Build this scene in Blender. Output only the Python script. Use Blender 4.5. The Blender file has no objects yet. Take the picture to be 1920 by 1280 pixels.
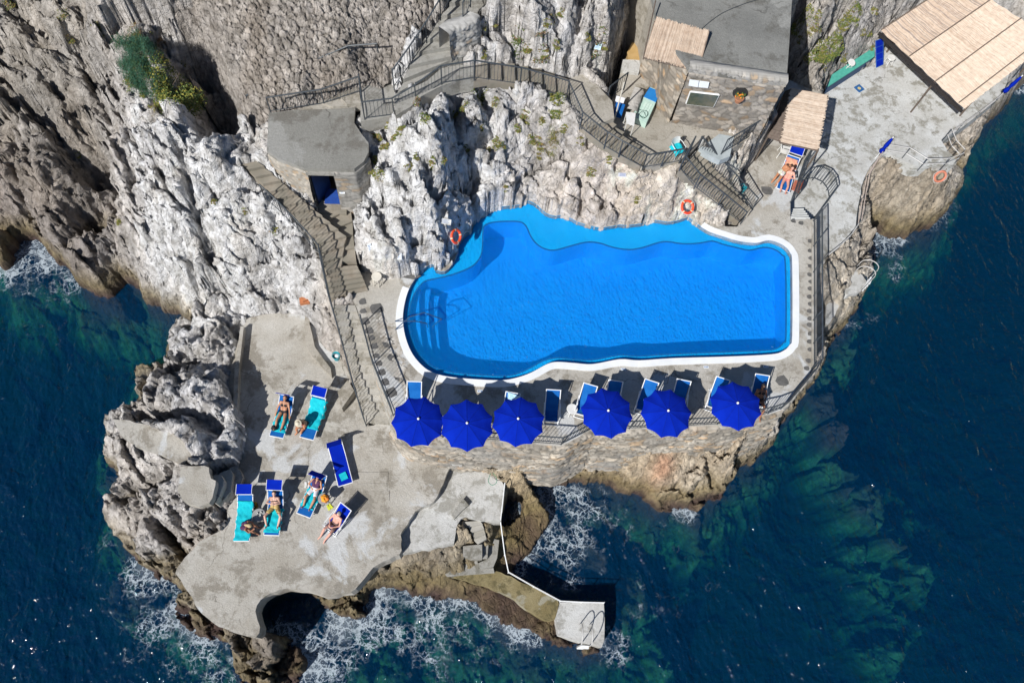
import bpy, bmesh, math, random
import numpy as np
from mathutils import Vector, Matrix
from mathutils.geometry import tessellate_polygon
random.seed(7)
sc = bpy.context.scene
col = sc.collection
# ------------------------------------------------------------------ camera
F, CX, CY, NX, NY, H = 1493., 960., 640., 870., 1290., 37.1
_d = np.array([(NX-CX)/F, -(NY-CY)/F, -1.]); _k = -_d/np.linalg.norm(_d)
_x = np.array([1., 0, 0]); _x = _x-_k*_x.dot(_k); _x /= np.linalg.norm(_x); _y = np.cross(_k, _x)
RC = np.array([_x, _y, _k])
cam = bpy.data.objects.new('camera', bpy.data.cameras.new('camera')); col.objects.link(cam)
m4 = Matrix([list(RC[0])+[0], list(RC[1])+[0], list(RC[2])+[H], [0, 0, 0, 1]])
cam.matrix_world = m4
cam.data.sensor_width = 36; cam.data.lens = 36*F/1920; cam.data.clip_end = 2000; cam.data.clip_start = .5
sc.camera = cam
# ------------------------------------------------------------------ light
SAZ, SEL = math.radians(220), math.radians(43)      # compass direction the sun stands in (clockwise from +Y), elevation
w = bpy.data.worlds.new('World'); sc.world = w; w.use_nodes = True
wn = w.node_tree.nodes; wl = w.node_tree.links
sky = wn.new('ShaderNodeTexSky'); sky.sky_type = 'NISHITA'; sky.sun_disc = False
sky.sun_elevation = SEL; sky.sun_rotation = SAZ
hs_ = wn.new('ShaderNodeHueSaturation'); hs_.inputs['Saturation'].default_value = 1.45; wl.new(sky.outputs[0], hs_.inputs['Color']); wl.new(hs_.outputs[0], wn['Background'].inputs[0]); wn['Background'].inputs[1].default_value = .052
sl = bpy.data.lights.new('sun', 'SUN'); sl.energy = 4.8; sl.angle = math.radians(.5); sl.color = (1, .98, .945)
so = bpy.data.objects.new('sun', sl); col.objects.link(so)
sv = Vector((math.sin(SAZ)*math.cos(SEL), math.cos(SAZ)*math.cos(SEL), math.sin(SEL)))
so.rotation_euler = sv.to_track_quat('Z', 'Y').to_euler(); so.location = (0, 0, 60)
sc.view_settings.view_transform = 'Standard'; sc.view_settings.look = 'None'
sc.view_settings.exposure = .12; sc.view_settings.gamma = 1
# ------------------------------------------------------------------ helpers
def P(px, py, z):
    """photo measurement -> point of the place at height z above the sea"""
    v = RC@np.array([(px-CX)/F, -(py-CY)/F, -1.]); t = (z-H)/v[2]
    return Vector((v[0]*t, v[1]*t, z))
def W2(p, z):
    q = P(p[0], p[1], p[2] if len(p) > 2 else z); return (q.x, q.y)
def poly(pts, z): return [W2(p, z) for p in pts]
def new(name, me, parent=None, mats=None, label=None, cat=None, group=None, kind=None, smooth=False):
    o = bpy.data.objects.new(name, me); col.objects.link(o)
    if parent is not None: o.parent = parent
    if mats is not None and me is not None:
        for m in (mats if isinstance(mats, (list, tuple)) else [mats]): me.materials.append(m)
    if smooth and me is not None: me.shade_smooth()
    return tag(o, label, cat, group, kind)
def tag(o, label=None, cat=None, group=None, kind=None):
    if label: o['label'] = label
    if cat: o['category'] = cat
    if group: o['group'] = group
    if kind: o['kind'] = kind
    return o
def thing(name, loc, label, cat, group=None, rz=0, kind=None):
    o = bpy.data.objects.new(name, None); col.objects.link(o); o.location = loc; o.rotation_euler = (0, 0, rz)
    o.empty_display_size = .2
    return tag(o, label, cat, group, kind)
def copy_tree(o, parent=None):
    c = o.copy(); col.objects.link(c)
    if parent is not None: c.parent = parent
    for ch in o.children: copy_tree(ch, c)
    return c
class MB:
    """collects simple solids into one mesh"""
    def __init__(s): s.v = []; s.f = []; s.mi = []; s.cur = 0
    def add(s, v, f):
        n = len(s.v); s.v += [tuple(a) for a in v]; s.f += [tuple(i+n for i in q) for q in f]; s.mi += [s.cur]*len(f)
    def box(s, c, d, rz=0, rx=0):
        M = Matrix.Rotation(rz, 3, 'Z')@Matrix.Rotation(rx, 3, 'X'); c = Vector(c)
        v = [c+M@Vector((x*d[0]/2, y*d[1]/2, z*d[2]/2)) for x in (-1, 1) for y in (-1, 1) for z in (-1, 1)]
        s.add(v, [(0, 1, 3, 2), (4, 6, 7, 5), (0, 4, 5, 1), (2, 3, 7, 6), (0, 2, 6, 4), (1, 5, 7, 3)])
    def bar(s, a, b, r, n=6, r2=None):
        a = Vector(a); b = Vector(b); t = (b-a)
        if t.length < 1e-6: return
        q = t.to_track_quat('Z', 'Y'); r2 = r if r2 is None else r2
        v = []
        for p, rr in ((a, r), (b, r2)):
            for i in range(n):
                an = 2*math.pi*i/n+math.pi/4; v.append(p+q@Vector((rr*math.cos(an), rr*math.sin(an), 0)))
        f = [(i, (i+1) % n, n+(i+1) % n, n+i) for i in range(n)]+[tuple(range(n-1, -1, -1)), tuple(range(n, 2*n))]
        s.add(v, f)
    def path(s, pts, r, n=6):
        for a, b in zip(pts[:-1], pts[1:]): s.bar(a, b, r, n)
    def tube(s, pts, r, n=8, closed=False):
        pts = [Vector(p) for p in pts]; L = len(pts); v = []
        rs = r if isinstance(r, (list, tuple)) else [r]*L
        for i, p in enumerate(pts):
            a = pts[i-1] if (i or closed) else p; b = pts[(i+1) % L] if (i < L-1 or closed) else p
            t = (b-a).normalized(); u = t.cross(Vector((0, 0, 1)))
            if u.length < .05: u = t.cross(Vector((0, 1, 0)))
            u.normalize(); w_ = u.cross(t)
            for k in range(n):
                an = 2*math.pi*k/n; v.append(p+(u*math.cos(an)+w_*math.sin(an))*rs[i])
        f = []
        for i in range(L if closed else L-1):
            j = (i+1) % L
            for k in range(n): f.append((i*n+k, i*n+(k+1) % n, j*n+(k+1) % n, j*n+k))
        if not closed: f += [tuple(range(n-1, -1, -1)), tuple(range((L-1)*n, L*n))]
        s.add(v, f)
    def lathe(s, prof, n=24, c=(0, 0, 0)):
        v = []; f = []; L = len(prof)
        for r, z in prof:
            for k in range(n):
                an = 2*math.pi*k/n; v.append((c[0]+r*math.cos(an), c[1]+r*math.sin(an), c[2]+z))
        for i in range(L-1):
            for k in range(n): f.append((i*n+k, i*n+(k+1) % n, (i+1)*n+(k+1) % n, (i+1)*n+k))
        f += [tuple(range(n-1, -1, -1)), tuple(range((L-1)*n, L*n))]
        s.add(v, f)
    def quad(s, a, b, c, d, t=0):
        s.add([a, b, c, d], [(0, 1, 2, 3)])
    def sheet(s, a, b, c, d, t):
        """thin solid on four corners"""
        A = [Vector(p) for p in (a, b, c, d)]; n = (A[1]-A[0]).cross(A[3]-A[0]).normalized()*t
        s.add(A+[p-n for p in A], [(0, 1, 2, 3), (7, 6, 5, 4), (0, 4, 5, 1), (1, 5, 6, 2), (2, 6, 7, 3), (3, 7, 4, 0)])
    def prism(s, xy, z0, z1, holes=()):
        loops = [list(xy)]+[list(h) for h in holes]
        tr = tessellate_polygon([[Vector((p[0], p[1], 0)) for p in l] for l in loops])
        flat = [p for l in loops for p in l]; n = len(flat)
        v = [(p[0], p[1], z1) for p in flat]+[(p[0], p[1], z0) for p in flat]
        f = []
        for t in tr:
            a, b, c = [flat[i] for i in t]
            ar = (b[0]-a[0])*(c[1]-a[1])-(b[1]-a[1])*(c[0]-a[0])
            t = tuple(t) if ar > 0 else tuple(t[::-1])
            f.append(t); f.append(tuple(i+n for i in t[::-1]))
        k = 0
        for li, l in enumerate(loops):
            ar = sum(l[i][0]*l[(i+1) % len(l)][1]-l[(i+1) % len(l)][0]*l[i][1] for i in range(len(l)))
            fl = (ar > 0) == (li == 0)
            for i in range(len(l)):
                a = k+i; b = k+(i+1) % len(l)
                f.append((a, a+n, b+n, b) if fl else (b, b+n, a+n, a))
            k += len(l)
        s.add(v, f)
    def build(s, name, mats=None, parent=None, smooth=False, **kw):
        me = bpy.data.meshes.new(name); me.from_pydata([tuple(p) for p in s.v], [], s.f); me.update()
        if any(s.mi): me.polygons.foreach_set('material_index', s.mi)
        return new(name, me, parent, mats, smooth=smooth, **kw)
def cr(pts, closed=False, k=6):
    """Catmull-Rom through 2-D/3-D points"""
    n = len(pts); out = []
    rng = range(n if closed else n-1)
    for i in rng:
        g = lambda j: np.array(pts[j % n] if closed else pts[min(max(j, 0), n-1)], float)
        a, b, c, d = g(i-1), g(i), g(i+1), g(i+2)
        for t in np.arange(k)/k:
            out.append(tuple(.5*((2*b)+(c-a)*t+(2*a-5*b+4*c-d)*t*t+(3*b-3*c+d-a)*t**3)))
    if not closed: out.append(tuple(map(float, pts[-1])))
    return out
# ---- materials
MATS = {}
def nd(m, t, **k):
    n = m.node_tree.nodes.new(t)
    for a, b in k.items():
        if hasattr(n, a) and not isinstance(b, tuple): setattr(n, a, b)
    return n
def mat(name, c1, c2=None, scale=3., rough=.8, bump=0., bscale=20., detail=6, c3=None, s3=.4, stretch=None, metal=0., trans=0):
    if name in MATS: return MATS[name]
    m = bpy.data.materials.new(name); m.use_nodes = True; MATS[name] = m
    N = m.node_tree.nodes; L = m.node_tree.links; b = N['Principled BSDF']
    b.inputs['Roughness'].default_value = rough; b.inputs['Metallic'].default_value = metal
    c1 = tuple(c1)+(1,)
    tc = N.new('ShaderNodeTexCoord'); mp = N.new('ShaderNodeMapping'); L.new(tc.outputs['Object'], mp.inputs[0])
    if stretch: mp.inputs['Scale'].default_value = stretch
    if c2 is None: b.inputs['Base Color'].default_value = c1; src = None
    else:
        c2 = tuple(c2)+(1,)
        n1 = N.new('ShaderNodeTexNoise'); n1.inputs['Scale'].default_value = scale; n1.inputs['Detail'].default_value = detail
        n1.inputs['Roughness'].default_value = .6
        L.new(mp.outputs[0], n1.inputs['Vector'])
        r = N.new('ShaderNodeValToRGB'); r.color_ramp.elements[0].position = .36; r.color_ramp.elements[1].position = .64
        r.color_ramp.elements[0].color = c1; r.color_ramp.elements[1].color = c2
        L.new(n1.outputs[0], r.inputs[0]); src = r.outputs[0]
        if c3 is not None:
            n2 = N.new('ShaderNodeTexNoise'); n2.inputs['Scale'].default_value = s3; n2.inputs['Detail'].default_value = 5
            L.new(mp.outputs[0], n2.inputs['Vector'])
            r2 = N.new('ShaderNodeValToRGB'); r2.color_ramp.elements[0].position = .46; r2.color_ramp.elements[1].position = .62
            L.new(n2.outputs[0], r2.inputs[0])
            mx = N.new('ShaderNodeMix'); mx.data_type = 'RGBA'; L.new(r2.outputs[0], mx.inputs[0]); L.new(src, mx.inputs[6])
            mx.inputs[7].default_value = tuple(c3)+(1,); src = mx.outputs[2]
        L.new(src, b.inputs['Base Color'])
    if bump:
        n3 = N.new('ShaderNodeTexNoise'); n3.inputs['Scale'].default_value = bscale; n3.inputs['Detail'].default_value = 8
        L.new(mp.outputs[0], n3.inputs['Vector'])
        bp = N.new('ShaderNodeBump'); bp.inputs['Strength'].default_value = min(1, bump); bp.inputs['Distance'].default_value = .03*max(1, bump)
        L.new(n3.outputs[0], bp.inputs['Height']); L.new(bp.outputs[0], b.inputs['Normal'])
    return m
# ---- numpy noise
def _h(ix, iy, s):
    n = (ix.astype(np.int64)*374761393+iy.astype(np.int64)*668265263+s*1274126177) & 0xffffffff
    n = ((n ^ (n >> 13))*1274126177) & 0xffffffff
    n = ((n ^ (n >> 16))*2246822519) & 0xffffffff
    return ((n ^ (n >> 15)) & 0xffffff)/float(0x1000000)
def gn(x, y, s=0):
    xi = np.floor(x); yi = np.floor(y); fx = x-xi; fy = y-yi
    u = fx*fx*fx*(fx*(fx*6-15)+10); v = fy*fy*fy*(fy*(fy*6-15)+10); r = 0
    for a in (0, 1):
        for b in (0, 1):
            an = _h(xi+a, yi+b, s)*6.2831853
            d = np.cos(an)*(fx-a)+np.sin(an)*(fy-b)
            r = r+d*(u if a else 1-u)*(v if b else 1-v)
    return r*1.5
def fbm(x, y, o=4, s=0, g=.5):
    r = 0; a = 1.; t = 0
    for i in range(o): r = r+a*gn(x*2**i+i*17.3, y*2**i-i*9.1, s+i); t += a; a *= g
    return r/t
def worley(x, y, s=0):
    xi = np.floor(x); yi = np.floor(y); f1 = np.full(x.shape, 9.); f2 = f1.copy()
    dx = np.zeros(x.shape); dy = dx.copy(); cx = dx.copy(); cy = dx.copy()
    for a in (-1, 0, 1):
        for b in (-1, 0, 1):
            gx = xi+a; gy = yi+b; px = gx+_h(gx, gy, s)-x; py = gy+_h(gx, gy, s+5)-y
            d = np.sqrt(px*px+py*py); n = d < f1
            f2 = np.where(n, f1, np.minimum(f2, d)); f1 = np.where(n, d, f1)
            dx = np.where(n, px, dx); dy = np.where(n, py, dy); cx = np.where(n, gx, cx); cy = np.where(n, gy, cy)
    return f1, f2, dx, dy, cx, cy
def blocks(x, y, s, tilt=1.3, crack=.35, cw=.09):
    """blocky broken rock, about -1..1"""
    f1, f2, dx, dy, cx, cy = worley(x, y, s)
    gx = _h(cx, cy, s+11)-.5; gy = _h(cx, cy, s+12)-.5; h = _h(cx, cy, s+13)-.5
    return h+(dx*gx+dy*gy)*tilt*2-crack*np.exp(-((f2-f1)/cw)**2)
def inpoly(X, Y, pg):
    r = np.zeros(X.shape, bool); n = len(pg)
    for i in range(n):
        x1, y1 = pg[i]; x2, y2 = pg[(i+1) % n]
        if y1 == y2: continue
        c = ((y1 > Y) != (y2 > Y)) & (X < (x2-x1)*(Y-y1)/(y2-y1)+x1); r ^= c
    return r
def pdist(X, Y, pg, closed=True):
    d = np.full(X.shape, 1e9); n = len(pg)
    for i in range(n if closed else n-1):
        x1, y1 = pg[i]; x2, y2 = pg[(i+1) % n]; ex, ey = x2-x1, y2-y1; l = ex*ex+ey*ey+1e-12
        t = np.clip(((X-x1)*ex+(Y-y1)*ey)/l, 0, 1)
        d = np.minimum(d, (X-x1-t*ex)**2+(Y-y1-t*ey)**2)
    return np.sqrt(d)
def sdist(X, Y, pg): return np.where(inpoly(X, Y, pg), 1, -1)*pdist(X, Y, pg)
def grid_mesh(name, X, Y, Z, keep=None):
    ny, nx = X.shape; v = np.stack([X.ravel(), Y.ravel(), Z.ravel()], 1)
    i = np.arange(ny*nx).reshape(ny, nx)
    q = np.stack([i[:-1, :-1], i[:-1, 1:], i[1:, 1:], i[1:, :-1]], -1).reshape(-1, 4)
    if keep is not None:
        k = keep[:-1, :-1] | keep[:-1, 1:] | keep[1:, 1:] | keep[1:, :-1]; q = q[k.ravel()]
        us = np.unique(q); mp = np.full(ny*nx, -1); mp[us] = np.arange(len(us)); q = mp[q]; v = v[us]
    else: us = None
    me = bpy.data.meshes.new(name); me.vertices.add(len(v)); me.vertices.foreach_set('co', v.ravel().astype(np.float32))
    me.loops.add(q.size); me.loops.foreach_set('vertex_index', q.ravel().astype(np.int32))
    me.polygons.add(len(q)); me.polygons.foreach_set('loop_start', (np.arange(len(q))*4).astype(np.int32))
    me.polygons.foreach_set('loop_total', np.full(len(q), 4, np.int32)); me.update(calc_edges=True)
    return me, us
def vattr(me, name, rgb, us=None):
    rgb = rgb.reshape(-1, rgb.shape[-1]) if rgb.ndim == 3 else rgb.reshape(-1, 1)
    if us is not None: rgb = rgb[us]
    if rgb.shape[1] == 1:
        a = me.attributes.new(name, 'FLOAT', 'POINT'); a.data.foreach_set('value', rgb.ravel().astype(np.float32))
    else:
        a = me.attributes.new(name, 'FLOAT_COLOR', 'POINT'); c = np.ones((len(rgb), 4), np.float32); c[:, :3] = rgb
        a.data.foreach_set('color', c.ravel())
# ------------------------------------------------------------------ levels and outlines (measured on the photo, heights in metres above the sea)
DZ, TZ, LZ, BZ, SZ = 6.0, 4.9, 3.2, 9.0, 10.35     # pool deck, right terrace, lower terrace, bar terrace, slab roof
pool_px = [(782,522),(768,545),(760,570),(756,600),(760,632),(771,662),(788,685),(808,700),(838,709),(888,714),(938,716),(966,712),
 (995,702),(1025,686),(1044,682),(1075,684),(1110,686),(1160,677),(1197,679),(1260,675),(1360,672),(1440,668),(1464,662),(1477,650),(1482,630),
 (1482,500),(1478,478),(1465,464),(1440,455),(1415,460),(1385,457),(1360,450),(1330,440),(1314,431),(1305,424)]
rock_px = [(1288,411),(1272,417),(1250,421),(1224,417),(1200,424),(1170,427),(1160,426),(1132,431),(1115,430),(1082,421),(1056,408),(1040,410),(1022,404),
 (1008,391),(990,381),(975,388),(955,391),(935,393),(915,401),(898,412),(888,424),(884,436),(870,447),(861,460),(858,480),(848,500),(835,513),(818,511),(812,500),(800,505),(790,514)]
poolW = cr([W2(p, 5.8) for p in pool_px], k=4)+cr([W2(p, 5.8) for p in rock_px], k=2)
deep_px = [(905,432),(911,421),(930,416),(960,415),(978,417),(988,426),(995,442),(1005,456),(1020,466),(1040,469),(1070,461),(1100,454),(1125,456),(1150,464),
 (1180,468),(1205,464),(1230,456),(1250,453),(1280,457),(1310,456),(1335,452),(1355,458),(1380,464),(1405,469),(1430,464),(1450,467),(1466,478),(1473,497),
 (1474,628),(1469,643),(1457,654),(1435,658),(1360,661),(1260,665),(1197,669),(1160,667),(1110,676),(1070,674),(1044,672),(1020,677),(990,693),(965,703),(938,706),
 (888,703),(845,699),(815,690),(793,674),(777,652),(769,628),(766,600),(769,572),(778,548),(795,528),(818,522),(850,514),(878,503),(893,492),(903,472)]
deepW = cr([W2(p, 5.7) for p in deep_px], True, k=3)
deck_cut_px = [(782,522),(772,513),(747,521),(726,524),(714,522),(696,511),(679,509),(670,502),(655,512),(650,530),(655,548),(668,575),(683,622),(700,682),(725,745),(735,775),(762,806),(830,822),(905,826),(1052,836),
 (1115,803),(1180,805),(1285,800),(1345,797),(1440,777),(1466,768),(1516,706),(1523,690),(1523,412),(1482,412),(1482,378),(1508,300),(1530,265),(1540,175),(1480,150),(1455,165),(1438,258),(1425,278),(1408,305),(1388,325),(1370,352),(1382,378),(1408,400),(1382,425),(1345,424),(1318,418),(1305,424)]
deckW = [W2(p, DZ) for p in deck_cut_px]+[W2(p, 5.8) for p in rock_px]
terr_px = [(1523,560,6),(1523,412,6),(1482,412,6),(1482,378,6),(1508,300,6),(1530,265,6),(1535,182),(1548,170),(1645,115),(1650,75),(1700,60),(1790,30),(1905,100),(1880,178),(1858,196),(1830,220),(1795,245),(1768,258),(1765,264),(1775,280),(1792,298),
 (1793,307),(1755,310),(1720,312),(1690,300),(1665,287),(1650,292),(1632,312),(1618,338),(1610,380),(1603,427),(1588,445),(1568,465),(1552,480)]
low_px = [(464,596),(500,588),(545,587),(572,592),(590,612),(600,640),(612,655),(640,668),(655,700),(672,750),(690,800),(722,790),(738,795),(755,830),(790,858),(830,868),(870,873),
 (843,876),(817,938),(782,955),(752,1000),(752,1038),(722,1050),(700,1062),(682,1084),(664,1108),(640,1112),(612,1119),(590,1110),(565,1103),(535,1102),(505,1112),(486,1126),(479,1143),(483,1163),(490,1178),(478,1195),(440,1186),(402,1170),(377,1147),(352,1107),
 (327,1070),(350,1040),(378,1012),(415,993),(428,975),(425,955),(440,935),(448,905),(445,880),(455,850),(462,820),(455,780),(440,760),(428,725),(432,690),(442,655),(452,620)]
lowE_px = [(843,876),(900,876),(945,905),(944,955),(938,978),(905,975),(870,968),(855,985),(852,1018),(820,1025),(785,1030),(752,1038),(752,1000),(782,955),(817,938)]
door_roof_px = [(504,212),(545,207),(600,202),(667,195),(665,215),(664,230),(677,250),(691,268),(691,285),(682,303),(664,317),(570,315),(520,297),(500,283)]
land_px = [(676,228),(676,170),(700,150),(732,142),(742,180),(742,217)]
walk_px = [(742,217),(738,178),(770,166),(800,152),(828,128),(860,122),(890,122),(888,147),(862,150),(830,160),(795,178),(770,200)]
bar_land_px = [(1064,150),(1090,138),(1120,160),(1148,190),(1152,222),(1100,240),(1072,196)]
bar_terr_px = [(1130,222,9.6),(1150,180),(1172,110),(1210,100),(1235,110),(1265,165),(1258,226),(1350,243),(1380,252),(1430,228),(1418,252),(1352,290),(1310,272),(1300,282),(1280,300),(1205,312),(1165,285)]
bar_bld_px = [(1205,60,9),(1262,60,9),(1330,70,9),(1420,80,9),(1420,252,9),(1350,243,9),(1258,228,9),(1215,190,9)]
jetty_px = [(845,1082),(870,1072),(930,1070),(950,1078),(1000,1100),(1050,1127),(1132,1128),(1134,1160),(1133,1200),(1128,1213),(1088,1203),(1047,1190),(1035,1178),(1030,1166),(1012,1158),(985,1140),(960,1118),(915,1100)]
slabC1_px = [(212,787),(238,788),(275,795),(330,815),(352,835),(360,852),(345,872),(322,862),(290,848),(250,835),(225,812)]
slabC2_px = [(338,876),(365,872),(392,875),(393,895),(404,897),(402,925),(390,944),(368,950),(345,942),(333,920)]
# cut list: (world polygon, level the rock is kept under inside it)
CUT = [(deckW, 5.45), (poolW, 3.9), (poly(terr_px, TZ), 4.5), (poly(low_px, LZ), 2.8), (poly(lowE_px, 2.75), 2.3), (poly(door_roof_px, SZ), 6.6),
 (poly(land_px, 10.6), 10.2), (poly(walk_px, 11.3), 10.9), (poly(bar_land_px, 10.1), 9.7), (poly(bar_terr_px, BZ), 8.6), (poly(bar_bld_px, BZ), 8.7),
 (poly(jetty_px, 1.0), .6), (poly(slabC1_px, 4.9), 4.6), (poly(slabC2_px, 5.0), 4.6)]
STAIRCUT = []     # (px polygon, z of each vertex) -> tilted cuts under the flights
def stair_cut(L, R, z0, z1, d=.45): STAIRCUT.append((L, R, z0, z1, d))
# flights: left edge, right edge (px), start height, end height, steps
FLIGHTS = {
 'main_upper': ([(452,306),(480,335),(520,372),(560,410),(590,450),(604,482),(612,510)], [(480,300),(530,340),(590,385),(620,412),(648,438),(645,460),(640,500)], 9.4, 7.0, 14),
 'main_mid': ([(606,500),(612,530),(620,560)], [(668,495),(680,520),(690,545)], 7.0, 6.0, 6),
 'door': ([(600,398),(612,425),(630,455),(640,490)], [(648,368),(660,400),(662,440),(668,490)], 7.7, 7.0, 5),
 'down': ([(622,570),(632,600),(645,650),(660,700),(672,745),(686,792)], [(665,570),(678,610),(692,660),(706,705),(722,760),(732,796)], 6.0, 3.25, 16),
 'upper_north': ([(745,178),(765,130),(790,85),(815,50),(850,0),(870,-40)], [(830,128),(845,110),(865,95),(885,60),(905,20),(925,-40)], 11.2, 13.1, 9),
 'landing_west': ([(560,206),(620,184),(672,162)], [(600,205),(640,200),(676,192)], 10.35, 10.6, 3),
 'bend': ([(888,120),(930,118),(975,124),(1020,132),(1064,150)], [(888,147),(930,150),(975,158),(1020,168),(1066,182)], 11.3, 10.1, 7),
 'to_bar': ([(1088,232),(1120,262),(1155,285),(1200,312)], [(1128,205),(1160,240),(1190,265),(1215,290)], 10.1, 9.0, 6),
 'bar_to_deck': ([(1272,318),(1300,345),(1340,375),(1385,415)], [(1310,278),(1335,318),(1368,350),(1408,392)], 9.0, 6.0, 16),
 'to_terrace': ([(1479,411,6),(1482,398,5.8),(1485,385,5.6)], [(1520,414,6),(1517,400,5.8),(1512,384,5.6)], 6.0, 5.2, 5),
 'sea_steps': ([(872,977),(880,990),(888,1008),(896,1020)], [(900,975),(906,985),(910,1000),(912,1010)], 2.6, 1.9, 4),
}
# ------------------------------------------------------------------ terrain control heights: px, py, z
CP = """0 0 8.5|120 0 10|250 0 11.8|310 0 12|0 120 6.6|100 120 8|200 120 9.8|300 90 11.6|335 110 10.6|250 200 9.6|330 190 9.6|190 250 7.4|290 260 9.4|340 330 9|100 230 5.6|0 230 4.2|60 300 5|130 350 4|210 300 4.5|200 350 2.3|0 330 3.5|0 410 1.8|60 420 1.8|120 450 2.2|180 500 1.8|200 430 3.5|260 400 6|330 400 8|400 360 8.4|440 330 9.0|270 500 4.5|300 560 1.5|350 500 6|350 590 1.6|420 480 6.6|420 560 3.2|500 420 7.9|560 470 7.0|590 520 6|480 500 6|540 560 3.8|460 590 3|600 580 5|620 650 4.4|650 720 3.6|600 620 3.6|570 545 5|345 180 10.3|357 230 10.3|374 280 10|402 320 9.6|400 205 6|418 250 5.8|440 285 6.4|450 235 7|380 170 8.6|460 270 8.5|350 140 9.8|470 300 9.3|440 240 7.5|330 640 2.5|400 620 4|430 650 3.9|380 680 4.3|290 700 3.5|270 720 2.5|350 730 4.9|420 740 4.4|400 780 4.9|330 790 5.3|260 780 4|250 830 4.3|220 870 2.4|300 890 4.3|370 860 5.0|430 830 4.5|440 870 4.1|240 960 2|300 960 3.6|370 980 4.0|270 1030 2|330 1020 2.6|400 960 4.0|425 920 3.9|300 1060 1|350 1140 .5|420 1200 .8|470 1240 .9|520 1230 1.2|560 1260 .5|500 1190 1.4|700 1080 1.4|760 1060 1.8|820 1050 1.8|740 1090 .9|800 1090 .7|850 1060 1.4|640 1140 .4|660 1160 .2|880 1110 .4|940 960 .9|990 970 .6|980 1010 .5|960 1040 .4|930 1040 1|940 1150 .15|1020 1185 .3|1000 1160 .3|660 470 7.7|690 420 8.5|690 380 9|700 310 10.6|740 300 10.4|780 350 10.5|720 470 8|760 500 7|800 490 6.9|780 430 8.6|830 430 8.5|835 470 7|850 500 6.2|860 440 6.8|830 380 9.5|700 250 9.8|740 240 10.5|790 230 10.8|820 260 11.4|850 200 11|880 180 10.6|830 310 10.4|870 280 9.2|900 250 9.4|890 330 8.3|940 230 9.6|930 300 8.8|900 390 7|950 370 6.8|1000 360 6.8|960 180 10|1000 220 9.6|1050 230 9.6|1060 290 8.6|1000 300 8.2|1100 280 8.6|1150 320 8|1100 360 7.2|1150 390 6.8|1200 350 8|1250 330 8.4|1220 400 6.6|1270 380 7|1300 400 6.5|1060 390 6.6|1240 300 8.8|1340 420 6.1|890 60 12.4|900 100 11.7|940 60 12.6|950 0 13.4|1000 30 13|1000 100 11.6|1050 60 12.6|1060 110 11.3|1100 40 12.8|1130 100 11|1140 140 10.3|1150 20 13|1180 0 12|1170 60 10.2|1190 100 9.3|870 60 12.6|1330 290 8.7|1380 290 8.5|1400 260 8.7|1360 330 7.6|1420 240 8.6|1400 300 7|1350 370 6.7|1500 20 9.6|1550 30 9|1500 100 8|1530 100 7.2|1600 40 7.8|1580 100 6|1640 30 7|1700 0 7.6|1660 60 5.6|1520 150 6.6|1500 160 6.8|1540 150 5.8|1760 -20 7.5|1900 20 6|1920 60 5|1490 60 8.6|1650 330 4.3|1700 340 4|1740 330 4.3|1780 330 4|1700 380 3|1650 390 2|1760 370 2.2|1700 420 1.4|1620 400 3|1800 290 2|1800 240 2.5|1840 230 2|1590 470 4.2|1610 500 3.6|1570 520 3.9|1560 570 3.6|1600 530 3.4|1610 560 1.8|1570 610 1.8|1550 650 1|1545 610 3|1000 877 4.0|1100 859 3.6|1100 876 2.7|1200 865 3.1|1200 892 2.1|1300 863 3.0|1305 886 2.2|1370 849 3.3|1365 870 2.4|1430 823 3.8|1466 788 3.6|950 880 3.4|1045 876 3.4|1150 900 1.6|1250 918 1.5|1330 900 1.9|1250 950 .3|1350 920 .6|1000 914 1.9|985 898 2.7|1040 893 2.2|950 886 3.1|960 900 2.8|500 0 13|700 0 13.2|600 100 11.9|420 100 11.3|400 0 12.5|480 170 10.5|650 100 12|760 60 12.5|560 160 11.3|330 0 11.8|720 110 12|830 -30 13.4|1300 -60 12|1450 -60 12|600 -80 14.5|200 -80 13.5|0 -80 10.5|1000 -80 14.5|-150 100 6.5|-150 300 4|-150 400 1.5|1700 -120 11|1950 -60 8|2050 60 6"""
cps = []
for t in CP.replace('\n', '').split('|'):
    a = t.split()
    if len(a) == 3: q = P(float(a[0]), float(a[1]), float(a[2])); cps.append((q.x, q.y, q.z))
for _L, _R, _a, _b, _n in FLIGHTS.values():
    for _i in range(len(_L)):
        zz_ = _a+(_b-_a)*_i/(len(_L)-1); q = P(_L[_i][0], _L[_i][1], zz_); cps.append((q.x, q.y, zz_-.15))
        if _i < len(_R): q = P(_R[_i][0], _R[_i][1], zz_); cps.append((q.x, q.y, zz_-.1))
for _pg, _z in ((land_px, 10.5), (walk_px, 11.2), (bar_land_px, 10), (bar_terr_px, 8.9), (door_roof_px[:8], 10.1)):
    for _p in _pg: q = P(_p[0], _p[1], _z); cps.append((q.x, q.y, _z-.05))
cps = np.array(cps)
def tps_fit(c, lam=.02):
    n = len(c); d = np.sqrt(((c[:, None, :2]-c[None, :, :2])**2).sum(-1)); K = d  # linear kernel: no overshoot
    A = np.zeros((n+1, n+1)); A[:n, :n] = -K+lam*np.eye(n); A[:n, n] = 1; A[n, :n] = 1
    return np.linalg.solve(A, np.append(c[:, 2], 0))
tw = tps_fit(cps)
def base_h(X, Y):
    z = np.full(X.shape, tw[-1])
    for i in range(len(cps)): z -= tw[i]*np.sqrt((X-cps[i, 0])**2+(Y-cps[i, 1])**2)
    return z
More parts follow.
